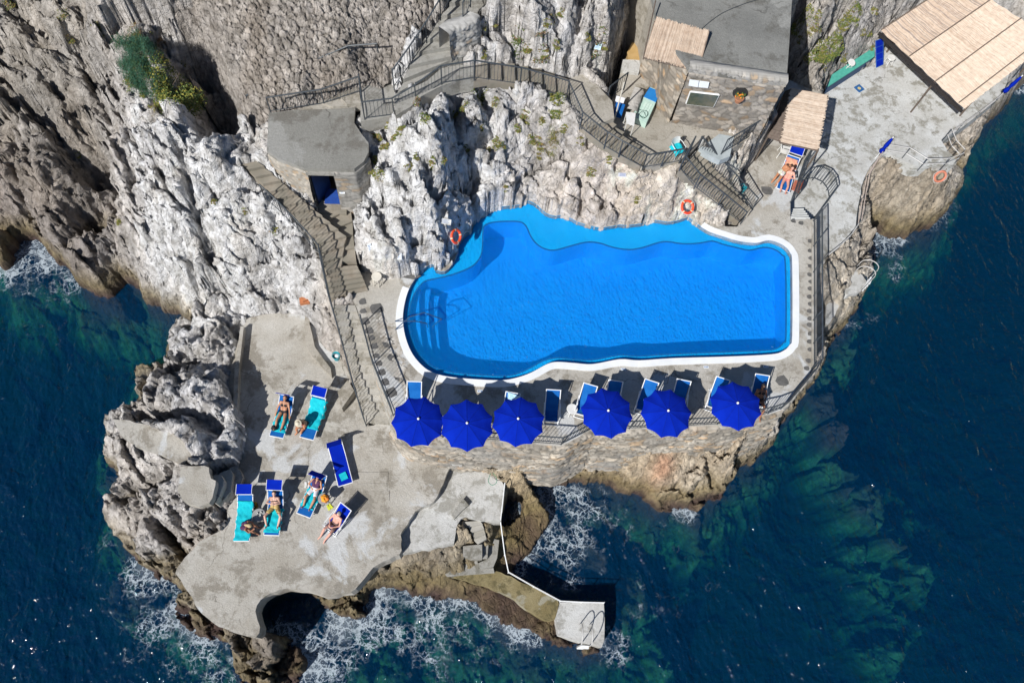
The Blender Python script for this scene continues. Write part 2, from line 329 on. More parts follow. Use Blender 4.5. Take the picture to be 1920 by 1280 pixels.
coast_px = [(-200,400),(-60,410),(0,420),(0,500),(18,492),(40,445),(75,452),(100,480),(128,515),(160,537),(185,550),(205,552),(232,527),(262,540),(272,565),(300,574),(345,596),(380,612),(352,612),(318,640),(308,665),(320,682),
 (290,690),(258,690),(256,720),(262,765),(240,780),(212,785),(202,815),(203,870),(215,888),(236,895),(233,925),(205,930),(200,975),(225,1020),(260,1060),(300,1078),(327,1085),(345,1110),(325,1140),(330,1165),(358,1185),(385,1195),(425,1205),
 (440,1240),(460,1275),(500,1290),(560,1285),(575,1240),(560,1200),(520,1175),(500,1165),(500,1130),(540,1115),(590,1122),(610,1140),(640,1160),(672,1165),(690,1140),(690,1105),(735,1105),(780,1118),(840,1120),(880,1125),(915,1145),(950,1165),(985,1180),(1020,1195),
 (1040,1212),(1090,1218),(1128,1216),(1136,1170),(1134,1128),(1060,1125),(1000,1095),(960,1070),(985,1045),(1010,1010),(1028,975),(1012,930),(1000,915),(1040,905),(1080,908),(1120,898),(1160,915),(1200,930),(1240,958),(1270,950),(1310,956),(1350,930),(1372,900),(1385,880),(1440,845),(1460,800),(1480,775),
 (1540,690),(1546,650),(1575,622),(1600,585),(1618,560),(1612,520),(1618,490),(1612,450),(1602,430),(1640,425),(1675,440),(1700,443),(1720,428),(1750,420),(1775,395),(1795,355),(1800,320),(1820,280),(1835,240),(1870,210),(1920,150),(2100,60),(2300,-60),
 (2300,-400),(-500,-400),(-500,400)]
coast = [W2(p, .3) for p in coast_px]
def terrain_height(X, Y, blend=True):
    wx = fbm(X*.35, Y*.35, 3, 50)*.9; wy = fbm(X*.35, Y*.35, 3, 60)*.9
    b = base_h(X, Y)
    # broken limestone: long beds running down to the right, split into blocks
    s0 = sdist(X, Y, coast); w0 = np.clip(1+s0/1.5, 0, 1)
    Yp = Y+.95*np.clip(b, 0, 30)*w0          # pattern follows the face, not the plan, so steep faces are not stretched
    u = (X*.85+Yp*.53)+wx; v = (-X*.53+Yp*.85)*.8+wy
    br_ = np.clip(.55+1.5*fbm(X*.33, Yp*.33, 3, 140), .12, 1.25)      # some faces are whole slabs, some are shattered
    rk = .72*blocks(u/2.7, v/2.7, 1, 2.1, .45, .045)+.40*blocks((u+wx)/1.2, v/1.15, 2, 2.2, .4, .05)+br_*(.25*blocks(u/.55+wx, v/.52, 3, 2.1, .55, .08)+.11*blocks(u/.26, v/.25+wy, 4, 2.2, .6, .12))
    rk += .06*(1-2*np.abs(fbm(X*4.5, Yp*4.5, 3, 85)))+.45*fbm(X*.5, Y*.5, 5, 70)+.10*(1-2*np.abs(fbm(u*1.6, v*2.2, 4, 80)))
    rough = np.ones(X.shape)
    for (px, py, z, r, a) in ROUGH:
        q = P(px, py, z); rough += (a-1)*np.exp(-((X-q.x)**2+(Y-q.y)**2)/(r*r))
    rough = np.clip(rough, .15, 1.6)
    rough0 = rough
    zt = b+rk*rough0*.92
    q1 = (zt+.30*X-.22*Y+.55*fbm(X*.6, Y*.6, 3, 120)+.25*blocks(u/1.6, v/1.6, 130, 1, 0))/.95; q2 = (zt-.25*X-.35*Y+.4*fbm(X*1.3, Y*1.3, 3, 121))/.36
    saw = lambda t: (lambda f: f*f*f*(f*(f*6-15)+10)-f)(t-np.floor(t))
    rk = rk+(.95*.5*saw(q1)+.36*.5*saw(q2)*br_)*np.clip(rough0, 0, 1.2)
    d = s0+.35*fbm(X*.9, Y*.9, 4, 90)+.1*fbm(X*4, Y*4, 2, 91)
    z = b+rk*rough*.92
    land = np.clip(.25+d*4.0+.35*rk, -1, 30)
    z = np.where(d > 0, np.minimum(z, land), z)
    # sea bed
    bed = -.5-2.0*np.maximum(-d, 0)**.9+.6*rk
    bed = np.where(d > 0, bed, np.minimum(np.maximum(bed, -9+.8*rk), -.1+1.3*d+.5*rk*np.exp(d*.5)))
    RX = X+1.1*fbm(X*.6, Y*.6, 4, 510); RY = Y+1.1*fbm(X*.6, Y*.6, 4, 511); fb_ = fbm(X*.9, Y*.9, 5, 33)
    for (px, py, zz, rx, h) in REEF:
        q = P(px, py, zz); g = np.exp(-((RX-q.x)**2+(RY-q.y)**2)/(rx*rx*1.35)); bed = np.maximum(bed, -9+(9+zz)*np.minimum(1, g*1.2)+h*rk+.9*fb_)
    z = np.where(d > 0, z, np.minimum(bed, np.maximum(-.35, .1+1.0*d)+.3*rk-.12))
    return z, d, rk
ROUGH = [(1150,360,7.5,2.6,.45),(1250,380,7,1.6,.5),(600,600,4,1.6,.4),(650,700,3.6,1.5,.3),(1380,300,8,1.2,.45),(1200,860,2,3.5,.55),(1000,880,2,2.5,.4),(1700,350,3.5,2.4,.55),(1590,520,3.5,1.5,.5),
 (900,1080,1,2.5,.35),(760,1070,1.5,1.5,.7),(1000,1150,.3,2,.35),(980,980,.6,1.6,.3),(420,240,7,1.2,.3),(470,290,9,.8,.2),(1150,250,9.5,1,.3),(700,480,7.5,1,.5),(1300,330,8.5,1,.4),(1550,60,9,3,.8),(860,330,9,2.2,.8)]
REEF = [(1620,960,-4.6,4.6,.5),(1630,1150,-5.0,4.6,.5),(1450,1050,-5.6,4,.4),(1550,760,-.8,1.0,.6),(1565,815,-.9,.9,.6),(1570,900,-2.0,1.5,.8),(1630,950,-2.2,1.4,.8),(1690,1010,-2.4,1.4,.9),(1610,1040,-3.0,1.2,.8),(1730,1080,-3.0,1.5,.8),(1650,1110,-3.2,1.5,.8),(1700,1170,-3.6,1.6,.8),(1650,1240,-3.6,1.7,.8),(1520,700,-1.6,1.8,.4),(1090,1050,-.7,2.3,.4),(1180,1110,-1.4,2,.5),(900,1200,-2.2,3.3,.5),(1000,1240,-1.8,2.2,.5),
 (700,1220,-2.8,3,.5),(240,1120,-1.2,1.3,.3),(280,1150,-.9,1.2,.3),(420,1240,-2,3,.5),(180,590,-1.8,1.8,.5),(1100,960,-1.2,1.9,.4),(1290,1040,-3,1.6,.6),(1640,470,-2.2,1.6,.4),(1000,1180,-.4,1.6,.3),(560,1270,-2.4,3,.4),(1200,1230,-3.4,2,.6),(1580,660,-1.8,1.8,.4),(60,480,-1.5,1.5,.3)]
CARVE = [([(88,15),(110,45)], 8, .25, 1.2),([(50,50),(92,88)], 7, .3, 1.2),([(140,0),(155,48)], 10, .3, .6),([(200,40),(232,48)], 10, .3, .6),([(296,20),(306,58)], 11, .5, .7),([(0,168),(60,190),(112,222)], 5.5, .22, 1),([(10,180),(75,215),(118,262),(126,285)], 5.5, .3, 1.2),
 ([(95,150),(168,265)], 7, .18, .7),([(150,92),(170,170),(205,238),(230,310)], 8, .22, .8),([(205,180),(215,210)], 9, .25, .8),([(140,388),(185,385),(222,362),(232,340)], 3.5, .45, 2.2),([(222,392),(243,372)], 3.5, .3, 1.4),([(360,322),(366,440)], 8, .16, .9),([(358,460),(350,500),(332,530),(312,572)], 5, .16, .9),
 ([(50,345),(40,375),(55,410)], 2.8, .2, .7),([(362,500),(362,535)], 5, .2, .8),([(420,590),(435,575),(470,560)], 5, .2, .9),([(590,440),(575,470),(590,500)], 6.8, .22, .7),([(380,210),(400,250),(430,290)], 7, .5, 1.0),
 ([(852,185),(858,240),(846,300)], 10.4, .3, 1.6),([(905,190),(927,232),(910,255)], 9.6, .3, 1.5),([(868,325),(900,365),(940,392)], 8.6, .3, 1.7),([(700,350),(714,402)], 9.5, .22, 1.1),([(762,365),(776,432)], 9, .25, 1.3),([(800,335),(835,400)], 9.5, .22, 1.3),([(720,420),(735,445)], 8.3, .2, .8),([(790,430),(800,470),(810,500)], 7.5, .25, 1.2),([(880,280),(890,310)], 9.2, .25, 1.2),([(1088,335),(1098,370)], 7.5, .16, .9),([(1128,345),(1132,385)], 7.2, .14, .9),
 ([(1188,-20),(1190,50),(1172,90),(1152,140)], 9.8, .6, 3.6),([(1492,-30),(1489,60),(1482,140)], 8, .5, 3.4),([(1037,35),(1045,75),(1020,100)], 12, .25, 1.2),([(1075,0),(1090,40),(1072,70)], 12.4, .25, 1.3),([(1105,0),(1120,50),(1150,70)], 12.4, .22, 1.2),([(955,40),(975,60)], 12.6, .2, .9),([(1620,0),(1575,30),(1545,62),(1522,100),(1505,140)], 7.8, .3, 1.6),([(1540,0),(1525,40),(1510,90)], 8.6, .2, 1.1),([(1485,110),(1478,160),(1450,215)], 7, .45, 2.2),([(1640,92),(1590,120),(1548,150)], 5.8, .25, 1.2),
 ([(1370,300),(1385,345)], 7.5, .12, .7),([(1405,290),(1365,345)], 7.2, .12, .7),([(1115,850),(1112,890)], 2, .25, 1.5),([(1100,830),(1120,860)], 2.4, .3, 1.5),([(1375,855),(1378,885)], 1.6, .2, 1.2),([(1310,872),(1340,905)], 1.4, .12, .7),
 ([(310,690),(355,672)], 3.6, .25, 1.2),([(255,775),(330,790)], 4, .3, 1.6),([(350,770),(400,800)], 4.6, .25, 1.2),([(225,928),(310,905),(335,900)], 2.6, .25, 1.3),([(300,980),(325,1030)], 2.6, .2, 1.0),([(345,1000),(330,960)], 3, .16, .8)]
def axis(lo, hi, st, far):
    a = np.arange(lo, hi, st); o = []; s = st; x = hi
    while x < far: s *= 1.25; x += s; o.append(x)
    p = []; s = st; x = lo
    while x > -far: s *= 1.25; x -= s; p.append(x)
    return np.array(p[::-1]+list(a)+o)
ax = axis(-25.5, 29, .06, 260); ay = axis(-1.2, 33, .06, 260)
X, Y = np.meshgrid(ax, ay)
Z, D, RK = terrain_height(X, Y)
far = np.maximum(0, np.hypot(np.maximum(np.abs(X)-34, 0), np.maximum(np.maximum(Y-36, -Y-4), 0)))
Z = np.where(D > 0, np.clip(Z, -2, 18+.5*RK+.12*far), Z)
for pg, zc in CUT:
    xs = [p[0] for p in pg]; ys = [p[1] for p in pg]
    s = (X > min(xs)) & (X < max(xs)) & (Y > min(ys)) & (Y < max(ys))
    ins = inpoly(X, Y, pg)
    Z = np.where(ins, np.minimum(Z, zc), Z)
def carve(pts, z, w_, dp):
    global Z
    W_ = [W2(p, z) for p in pts]; xs = [p[0] for p in W_]; ys = [p[1] for p in W_]; pad = w_*3
    i0, i1 = np.searchsorted(ax, [min(xs)-pad, max(xs)+pad]); j0, j1 = np.searchsorted(ay, [min(ys)-pad, max(ys)+pad])
    x = X[j0:j1, i0:i1]; y = Y[j0:j1, i0:i1]; d = pdist(x+.25*fbm(x*1.3, y*1.3, 3, 300), y+.25*fbm(x*1.3, y*1.3, 3, 301), W_, False)
    Z[j0:j1, i0:i1] -= dp*np.exp(-(d/w_)**2)*(D[j0:j1, i0:i1] > .3)
for a_ in CARVE: carve(a_[0], a_[1], a_[2]*(1.25 if a_[0][0][0] < 420 else 1), a_[3]*(.7 if 7 < a_[1] and a_[0][0][0] > 650 and a_[3] < 2.3 else 1.45 if a_[0][0][0] < 420 else 1))
# support rock right under the decks
for pg, lo, hi in [(poly(terr_px, TZ), 3.9, 4.5), (poly(low_px, LZ), 2.2, 2.8), (poly(jetty_px, 1.0), .2, .6)]:
    ins = inpoly(X, Y, pg) & (pdist(X, Y, pg) > .5)
    Z = np.where(ins, np.maximum(Z, lo), Z)
def cut_flight(L, R, z0, z1, dp=.5, up=None):
    global Z
    n = max(len(L), len(R)); Ls = [W2(p, z0+(z1-z0)*i/(len(L)-1)) for i, p in enumerate(L)]; Rs = [W2(p, z0+(z1-z0)*i/(len(R)-1)) for i, p in enumerate(R)]
    pg = Ls+Rs[::-1]; ins = inpoly(X, Y, pg) | (pdist(X, Y, pg) < .08); mid = [((Ls[i][0]+Rs[i][0])/2, (Ls[i][1]+Rs[i][1])/2) for i in range(len(Ls))]
    pc = resamp(mid, 40); best = np.full(X.shape, 1e9); zz = np.zeros(X.shape)
    yi, xi = np.where(ins); xx = X[yi, xi]; yy = Y[yi, xi]; bd = np.full(xx.shape, 1e9); bz = np.zeros(xx.shape)
    for i, p in enumerate(pc):
        d = (xx-p[0])**2+(yy-p[1])**2; n_ = d < bd; bd = np.where(n_, d, bd); bz = np.where(n_, z0+(z1-z0)*i/39, bz)
    Z[yi, xi] = np.minimum(Z[yi, xi], bz-dp)
def resamp(pts, n):
    p = np.array(pts, float); s = np.concatenate([[0], np.cumsum(np.hypot(*(p[1:, :2]-p[:-1, :2]).T))]); t = np.linspace(0, s[-1], n)
    return np.stack([np.interp(t, s, p[:, k]) for k in range(p.shape[1])], 1)
for k, (L, R, z0, z1, n) in FLIGHTS.items(): cut_flight(L, R, z0, z1)
# sea caves and clefts under the lower terrace
for pg, zc in [([(486,1126),(505,1113),(540,1106),(570,1108),(598,1120),(606,1150),(604,1190),(585,1235),(560,1215),(530,1190),(490,1185),(481,1160),(480,1142)], -1.6),
               ([(950,925),(975,932),(985,940),(975,965),(955,985),(940,985),(944,950)], -.6)]:
    p2 = [W2(p, 1.) for p in pg]; s = sdist(X, Y, p2)+.12*fbm(X*2, Y*2, 3, 7)
    Z = np.where(s > 0, np.minimum(Z, zc), Z)
# ---- the rubble retaining slope (its own mesh)
slope_px = [(314,-60,12.4),(320,0,11.7),(328,60,11.1),(343,118,10.3),(375,155,9.6),(400,182,8.8),(435,215,8.7),(468,236,9),(503,214,10.4),(545,203,10.5),(600,180,10.9),(650,150,11.1),(682,150,11.2),(724,142,11.3),(735,128,11.5),(760,92,11.9),(790,52,12.3),(812,18,12.7),(826,-60,13.4)]
slopeW = [W2(p, 0) for p in slope_px]
inS = inpoly(X, Y, slopeW)
SXX, SYY = np.meshgrid(np.arange(min(p[0] for p in slopeW), max(p[0] for p in slopeW), .035), np.arange(min(p[1] for p in slopeW), max(p[1] for p in slopeW), .035))
inSS = inpoly(SXX, SYY, slopeW)
SPY = SYY+.95*base_h(SXX, SYY)
f1, f2, dx, dy, cx, cy = worley(SXX/.33+.35*fbm(SXX, SYY, 2, 5), SPY/.29+.35*fbm(SXX, SYY, 2, 6), 31)
g1, g2, ex_, ey_, hx_, hy_ = worley(SXX/.14+.3*fbm(SXX, SYY, 2, 15), SPY/.13+.3*fbm(SXX, SYY, 2, 16), 37)
def slope_z(x, y): return base_h(x, y)+.25*fbm(x*.5, y*.5, 3, 9)-.5*np.exp(-pdist(x, y, slopeW)/.15)
Zs = slope_z(X, Y)
ZZ = slope_z(SXX, SYY)+.13*(_h(cx, cy, 3)-.5)+(dx*(_h(cx, cy, 4)-.5)+dy*(_h(cx, cy, 8)-.5))*.26-.24*np.exp(-((f2-f1)/.13)**2)
ZZ += .09*(_h(hx_, hy_, 3)-.5)-.07*np.exp(-((g2-g1)/.18)**2)
Z = np.where(inS, Z-1.2, Z)
# ---- natural colours of the rock, as pigment
def zone(px, py, z, r): q = P(px, py, z); return np.exp(-((X-q.x)**2+(Y-q.y)**2)/(r*r))
C = np.zeros(X.shape+(3,)); Wt = np.full(X.shape, .25)
C += np.array([.40, .375, .345])*.25
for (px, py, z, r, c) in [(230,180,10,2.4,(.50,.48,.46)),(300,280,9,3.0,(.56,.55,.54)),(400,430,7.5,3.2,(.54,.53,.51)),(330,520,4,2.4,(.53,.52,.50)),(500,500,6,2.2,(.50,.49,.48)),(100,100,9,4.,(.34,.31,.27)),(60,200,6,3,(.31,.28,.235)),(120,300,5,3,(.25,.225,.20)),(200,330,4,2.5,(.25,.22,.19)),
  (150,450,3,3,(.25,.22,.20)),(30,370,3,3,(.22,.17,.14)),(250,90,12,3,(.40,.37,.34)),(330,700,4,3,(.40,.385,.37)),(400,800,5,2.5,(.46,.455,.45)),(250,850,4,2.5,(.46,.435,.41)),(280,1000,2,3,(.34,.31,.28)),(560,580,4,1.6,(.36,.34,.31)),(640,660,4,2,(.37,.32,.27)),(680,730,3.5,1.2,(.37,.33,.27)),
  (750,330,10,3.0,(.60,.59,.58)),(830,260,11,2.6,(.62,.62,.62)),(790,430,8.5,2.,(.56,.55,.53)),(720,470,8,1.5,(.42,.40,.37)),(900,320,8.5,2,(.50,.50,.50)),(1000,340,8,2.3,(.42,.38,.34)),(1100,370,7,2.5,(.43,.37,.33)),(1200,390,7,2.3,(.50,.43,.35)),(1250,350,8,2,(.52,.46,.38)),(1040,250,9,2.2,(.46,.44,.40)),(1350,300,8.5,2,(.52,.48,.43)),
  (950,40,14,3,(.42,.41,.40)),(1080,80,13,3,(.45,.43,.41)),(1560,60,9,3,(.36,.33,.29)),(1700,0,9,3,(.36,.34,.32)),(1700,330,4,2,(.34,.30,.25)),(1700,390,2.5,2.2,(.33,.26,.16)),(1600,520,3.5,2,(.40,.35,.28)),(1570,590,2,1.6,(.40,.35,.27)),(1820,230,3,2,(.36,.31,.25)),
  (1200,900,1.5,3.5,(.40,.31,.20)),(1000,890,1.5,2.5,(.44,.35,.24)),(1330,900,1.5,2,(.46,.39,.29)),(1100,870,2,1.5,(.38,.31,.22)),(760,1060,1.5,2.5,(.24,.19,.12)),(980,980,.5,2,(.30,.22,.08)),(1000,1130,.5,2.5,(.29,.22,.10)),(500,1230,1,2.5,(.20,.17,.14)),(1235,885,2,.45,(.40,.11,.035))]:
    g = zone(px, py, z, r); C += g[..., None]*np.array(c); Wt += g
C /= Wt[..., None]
C = C*1.36
n1 = fbm(X*.9, Y*.9, 5, 101); n2 = fbm(X*3.1, Y*3.1, 4, 102)
C *= (1+.35*n1+.22*n2)[..., None]
warm = np.clip(.5+1.3*fbm(X*.45, Y*.45, 4, 103), 0, 1)[..., None]; C = C*(1-.30*warm)+C*np.array([1.02, .86, .64])*.30*warm
def band(z0, z1): return np.clip((z1-Z+.35*n1)/(z1-z0), 0, 1)[..., None]
wet = band(.9, 2.1); C = C*(1-wet*.75)+wet*.75*np.array([.27, .195, .065])*(1+.35*n2)[..., None]
pur = band(.15, .85); C = C*(1-pur*.85)+pur*.85*np.array([.105, .05, .055])*(1+.4*n2)[..., None]
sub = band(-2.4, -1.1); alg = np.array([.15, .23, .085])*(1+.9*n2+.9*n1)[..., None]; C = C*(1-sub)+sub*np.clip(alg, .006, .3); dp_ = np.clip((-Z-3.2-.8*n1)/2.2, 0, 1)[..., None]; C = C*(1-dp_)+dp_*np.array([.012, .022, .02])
C = C*(np.clip(C.mean(-1, keepdims=True), .02, .8)/.43)**.4; C = C*np.array([.97, 1.0, 1.05]); C = np.clip(C, .012, .76)
keep = ~inS
for pg, zc in CUT:       # nothing to see well inside the cuts
    pass
am = .11*np.clip((D+.3)/.6, 0, 1)
for pg, zc in CUT[:6]: am = am*np.where(inpoly(X, Y, pg), 0, 1)
JX = am*(gn(Y*2.6+Z*1.1, Z*3.3, 401)+.6*gn(Y*6.1, Z*7.7, 402)); JY = am*(gn(X*2.6-Z*1.1, Z*3.3, 403)+.6*gn(X*6.1, Z*7.7, 404))
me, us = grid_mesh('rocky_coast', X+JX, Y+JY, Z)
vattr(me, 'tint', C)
rock = bpy.data.materials.new('rock'); rock.use_nodes = True
N = rock.node_tree.nodes; L = rock.node_tree.links; bs_ = N['Principled BSDF']; bs_.inputs['Roughness'].default_value = .88
at = N.new('ShaderNodeAttribute'); at.attribute_name = 'tint'
ge = N.new('ShaderNodeNewGeometry')
mp = N.new('ShaderNodeMapping'); mp.inputs['Rotation'].default_value = (0, 0, .64); mp.inputs['Scale'].default_value = (1, .6, 1); L.new(ge.outputs['Position'], mp.inputs[0])
na = N.new('ShaderNodeTexNoise'); na.inputs['Scale'].default_value = 2.6; na.inputs['Detail'].default_value = 10; na.inputs['Roughness'].default_value = .68; L.new(mp.outputs[0], na.inputs['Vector'])
rr = N.new('ShaderNodeValToRGB'); rr.color_ramp.elements[0].position = .34; rr.color_ramp.elements[0].color = (.50, .48, .45, 1); rr.color_ramp.elements[1].position = .68; rr.color_ramp.elements[1].color = (1.28, 1.28, 1.30, 1); L.new(na.outputs[0], rr.inputs[0])
mx = N.new('ShaderNodeMix'); mx.data_type = 'RGBA'; mx.blend_type = 'MULTIPLY'; mx.inputs[0].default_value = 1; L.new(at.outputs['Color'], mx.inputs[6]); L.new(rr.outputs[0], mx.inputs[7]); L.new(mx.outputs[2], bs_.inputs['Base Color'])
vo = N.new('ShaderNodeTexVoronoi'); vo.feature = 'DISTANCE_TO_EDGE'; vo.inputs['Scale'].default_value = 4.2; 
nw = N.new('ShaderNodeTexNoise'); nw.inputs['Scale'].default_value = 1.5; nw.inputs['Detail'].default_value = 5; L.new(mp.outputs[0], nw.inputs['Vector'])
va = N.new('ShaderNodeMix'); va.data_type = 'VECTOR'; va.inputs[0].default_value = .35; L.new(mp.outputs[0], va.inputs[4]); L.new(nw.outputs['Color'], va.inputs[5]); L.new(va.outputs[1], vo.inputs['Vector'])
cr_ = N.new('ShaderNodeMapRange'); cr_.inputs['From Max'].default_value = .07; L.new(vo.outputs['Distance'], cr_.inputs['Value'])
nb = N.new('ShaderNodeTexNoise'); nb.inputs['Scale'].default_value = 7; nb.inputs['Detail'].default_value = 10; nb.inputs['Roughness'].default_value = .7; L.new(mp.outputs[0], nb.inputs['Vector'])
ad = N.new('ShaderNodeMath'); ad.operation = 'MULTIPLY_ADD'; L.new(cr_.outputs[0], ad.inputs[0]); ad.inputs[1].default_value = .22; L.new(nb.outputs[0], ad.inputs[2])
bp = N.new('ShaderNodeBump'); bp.inputs['Strength'].default_value = .9; bp.inputs['Distance'].default_value = .20; L.new(ad.outputs[0], bp.inputs['Height']); L.new(bp.outputs[0], bs_.inputs['Normal'])
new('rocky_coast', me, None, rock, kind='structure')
# rubble slope
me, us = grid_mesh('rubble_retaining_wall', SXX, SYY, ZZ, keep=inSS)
sc_ = (_h(cx, cy, 20)-.5)[..., None]; Cs = np.array([.40, .365, .33])*(1+.5*sc_)*(1+.25*fbm(SXX*.35, SYY*.35, 4, 15))[..., None]
wm = np.clip(fbm(SXX*.5, SYY*.5, 3, 16)*1.5, 0, 1)[..., None]; Cs = Cs*(1-.35*wm)+.35*wm*np.array([.32, .24, .16])
Cs = Cs*1.12*(.55+.45*np.clip((f2-f1)/.2, 0, 1))[..., None]; vattr(me, 'tint', np.clip(Cs, .04, .6), us)  # tint darkened along the joints: earth fill plus painted shade of the gaps
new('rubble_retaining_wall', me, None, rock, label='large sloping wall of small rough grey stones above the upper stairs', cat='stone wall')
# ------------------------------------------------------------------ concrete decks, walls, stairs
def concrete(name, c1, c2, dark, sc1=.5, crack=.22, light=None):
    m = bpy.data.materials.new(name); m.use_nodes = True; N = m.node_tree.nodes; L = m.node_tree.links; b = N['Principled BSDF']; b.inputs['Roughness'].default_value = .9
    g = N.new('ShaderNodeNewGeometry')
    def noise(s, d, dist=0, r=.62, off=0):
        n = N.new('ShaderNodeTexNoise'); n.inputs['Scale'].default_value = s; n.inputs['Detail'].default_value = d; n.inputs['Distortion'].default_value = dist; n.inputs['Roughness'].default_value = r
        mp = N.new('ShaderNodeMapping'); mp.inputs['Location'].default_value = (off, off*.7, 0); L.new(g.outputs['Position'], mp.inputs[0]); L.new(mp.outputs[0], n.inputs['Vector']); return n.outputs[0]
    def ramp(v, a, b_, ca=(0, 0, 0), cb=(1, 1, 1)):
        r = N.new('ShaderNodeValToRGB'); e = r.color_ramp.elements; e[0].position = a; e[1].position = b_; e[0].color = tuple(ca)+(1,); e[1].color = tuple(cb)+(1,); L.new(v, r.inputs[0]); return r.outputs[0]
    def mix(f, a, b_, ty='MIX'):
        x = N.new('ShaderNodeMix'); x.data_type = 'RGBA'; x.blend_type = ty
        for s, v in ((0, f), (6, a), (7, b_)):
            if isinstance(v, (int, float)): x.inputs[s].default_value = v
            elif isinstance(v, tuple): x.inputs[s].default_value = v+(1,)
            else: L.new(v, x.inputs[s])
        return x.outputs[2]
    col_ = ramp(noise(sc1, 8, .1), .36, .64, c1, c2)
    col_ = mix(ramp(noise(sc1*1.7, 12, .2, .74, 7), .50, .58), col_, dark)
    if light: col_ = mix(ramp(noise(sc1*.8, 8, .4, .6, 19), .56, .60), col_, light)
    col_ = mix(.4, col_, ramp(noise(9, 12, 0, .7, 3), .3, .7, (.62, .61, .59), (1.28, 1.28, 1.28)), 'MULTIPLY')
    col_ = mix(ramp(noise(2.6, 14, .3, .8, 31), .66, .72), col_, tuple(x*.45 for x in dark))
    nw = N.new('ShaderNodeTexNoise'); nw.inputs['Scale'].default_value = .9; nw.inputs['Detail'].default_value = 7; L.new(g.outputs['Position'], nw.inputs['Vector'])
    vm = N.new('ShaderNodeVectorMath'); vm.operation = 'MULTIPLY_ADD'; L.new(nw.outputs['Color'], vm.inputs[0]); vm.inputs[1].default_value = (2.2, 2.2, 0); L.new(g.outputs['Position'], vm.inputs[2])
    vo = N.new('ShaderNodeTexVoronoi'); vo.feature = 'DISTANCE_TO_EDGE'; vo.voronoi_dimensions = '2D'; vo.inputs['Scale'].default_value = crack; L.new(vm.outputs[0], vo.inputs['Vector'])
    ck = ramp(vo.outputs['Distance'], .0, .007, (1, 1, 1), (0, 0, 0)); ckm = N.new('ShaderNodeMath'); ckm.operation = 'MULTIPLY'; L.new(ck, ckm.inputs[0]); L.new(ramp(noise(.6, 4, 0, .6, 44), .45, .6), ckm.inputs[1]); col_ = mix(ckm.outputs[0], col_, tuple(x*.6 for x in dark)); L.new(col_, b.inputs['Base Color'])
    bp = N.new('ShaderNodeBump'); bp.inputs['Distance'].default_value = .03; L.new(noise(16, 10, 0, .7, 2), bp.inputs['Height']); L.new(bp.outputs[0], b.inputs['Normal']); MATS[name] = m; return m
conc = concrete('concrete', (.38, .35, .30), (.51, .49, .45), (.27, .245, .205), light=(.53, .535, .53))
concP = concrete('concrete_pale', (.47, .46, .435), (.58, .58, .565), (.33, .32, .29), .8, .3)
terrm = concrete('terrace_concrete', (.48, .475, .45), (.60, .61, .605), (.30, .29, .255), .9, .16)
algc = concrete('concrete_algae', (.19, .15, .065), (.27, .225, .12), (.12, .10, .045), .8, .3, light=(.30, .28, .21))
concD = concrete('walk_concrete', (.30, .29, .265), (.37, .36, .33), (.22, .21, .185), .7, .3)
concB = concrete('brown_concrete', (.34, .31, .26), (.43, .40, .35), (.25, .225, .18), .7, .3)
_x0 = mat('concrete_old', (.35, .33, .29), (.47, .455, .42), 1.3, .9, .5, 14, 10, (.28, .26, .225), .55)
_x2 = mat('concrete_dark_old', (.25, .24, .215), (.33, .315, .285), 1.1, .9, .4, 14, 9, (.21, .20, .175), .5)
_x1 = mat('concrete_pale_old', (.37, .36, .335), (.49, .485, .465), .9, .9, .4, 14, 10, (.29, .28, .25), 1.3)
_x3 = mat('concrete_brown_old', (.33, .30, .25), (.43, .40, .34), 1.6, .9, .5, 14, 9, (.27, .245, .20), .8)
dslate = mat('dark_slate', (.085, .083, .08), (.14, .135, .13), 4, .85, .4, 20)
def ragged(pts, amp=.05, st=.22):
    p = resamp(list(pts)+[pts[0]], max(8, int(seg_len0(list(pts)+[pts[0]])/st)))[:-1]
    return [(float(x+amp*gn(np.array(x*2.3), np.array(y*2.3), 61)+amp*.5*gn(np.array(x*7.), np.array(y*7.), 62)), float(y+amp*gn(np.array(x*2.3), np.array(y*2.3), 63)+amp*.5*gn(np.array(x*7.), np.array(y*7.), 64))) for x, y in p]
def seg_len0(p): return sum(math.dist(p[i][:2], p[i+1][:2]) for i in range(len(p)-1))
def slab(name, pts, z, d, m, **kw):
    if name in ('lower_terrace', 'right_terrace', 'rock_platform', 'jetty_walkway', 'lower_terrace_step', 'bathing_ledge', 'platform_step'): pts = ragged(pts, .05 if name != 'right_terrace' else .03)
    b = MB(); b.prism(pts, z-d, z); return b.build(name, m, **kw)
# pool deck with the hole for the pool; it runs on under the rock behind
back = [W2(p, 6) for p in [(1318,395),(1200,380),(1050,370),(960,350),(880,370),(800,440),(740,500)]]
outer = [W2(p, DZ) for p in deck_cut_px[2:]]+back
b = MB(); hole = poolW
b.prism([W2(p, DZ) for p in deck_cut_px[2:-1]]+[W2((1330,405), 6)]+back, 5.45, DZ, holes=())
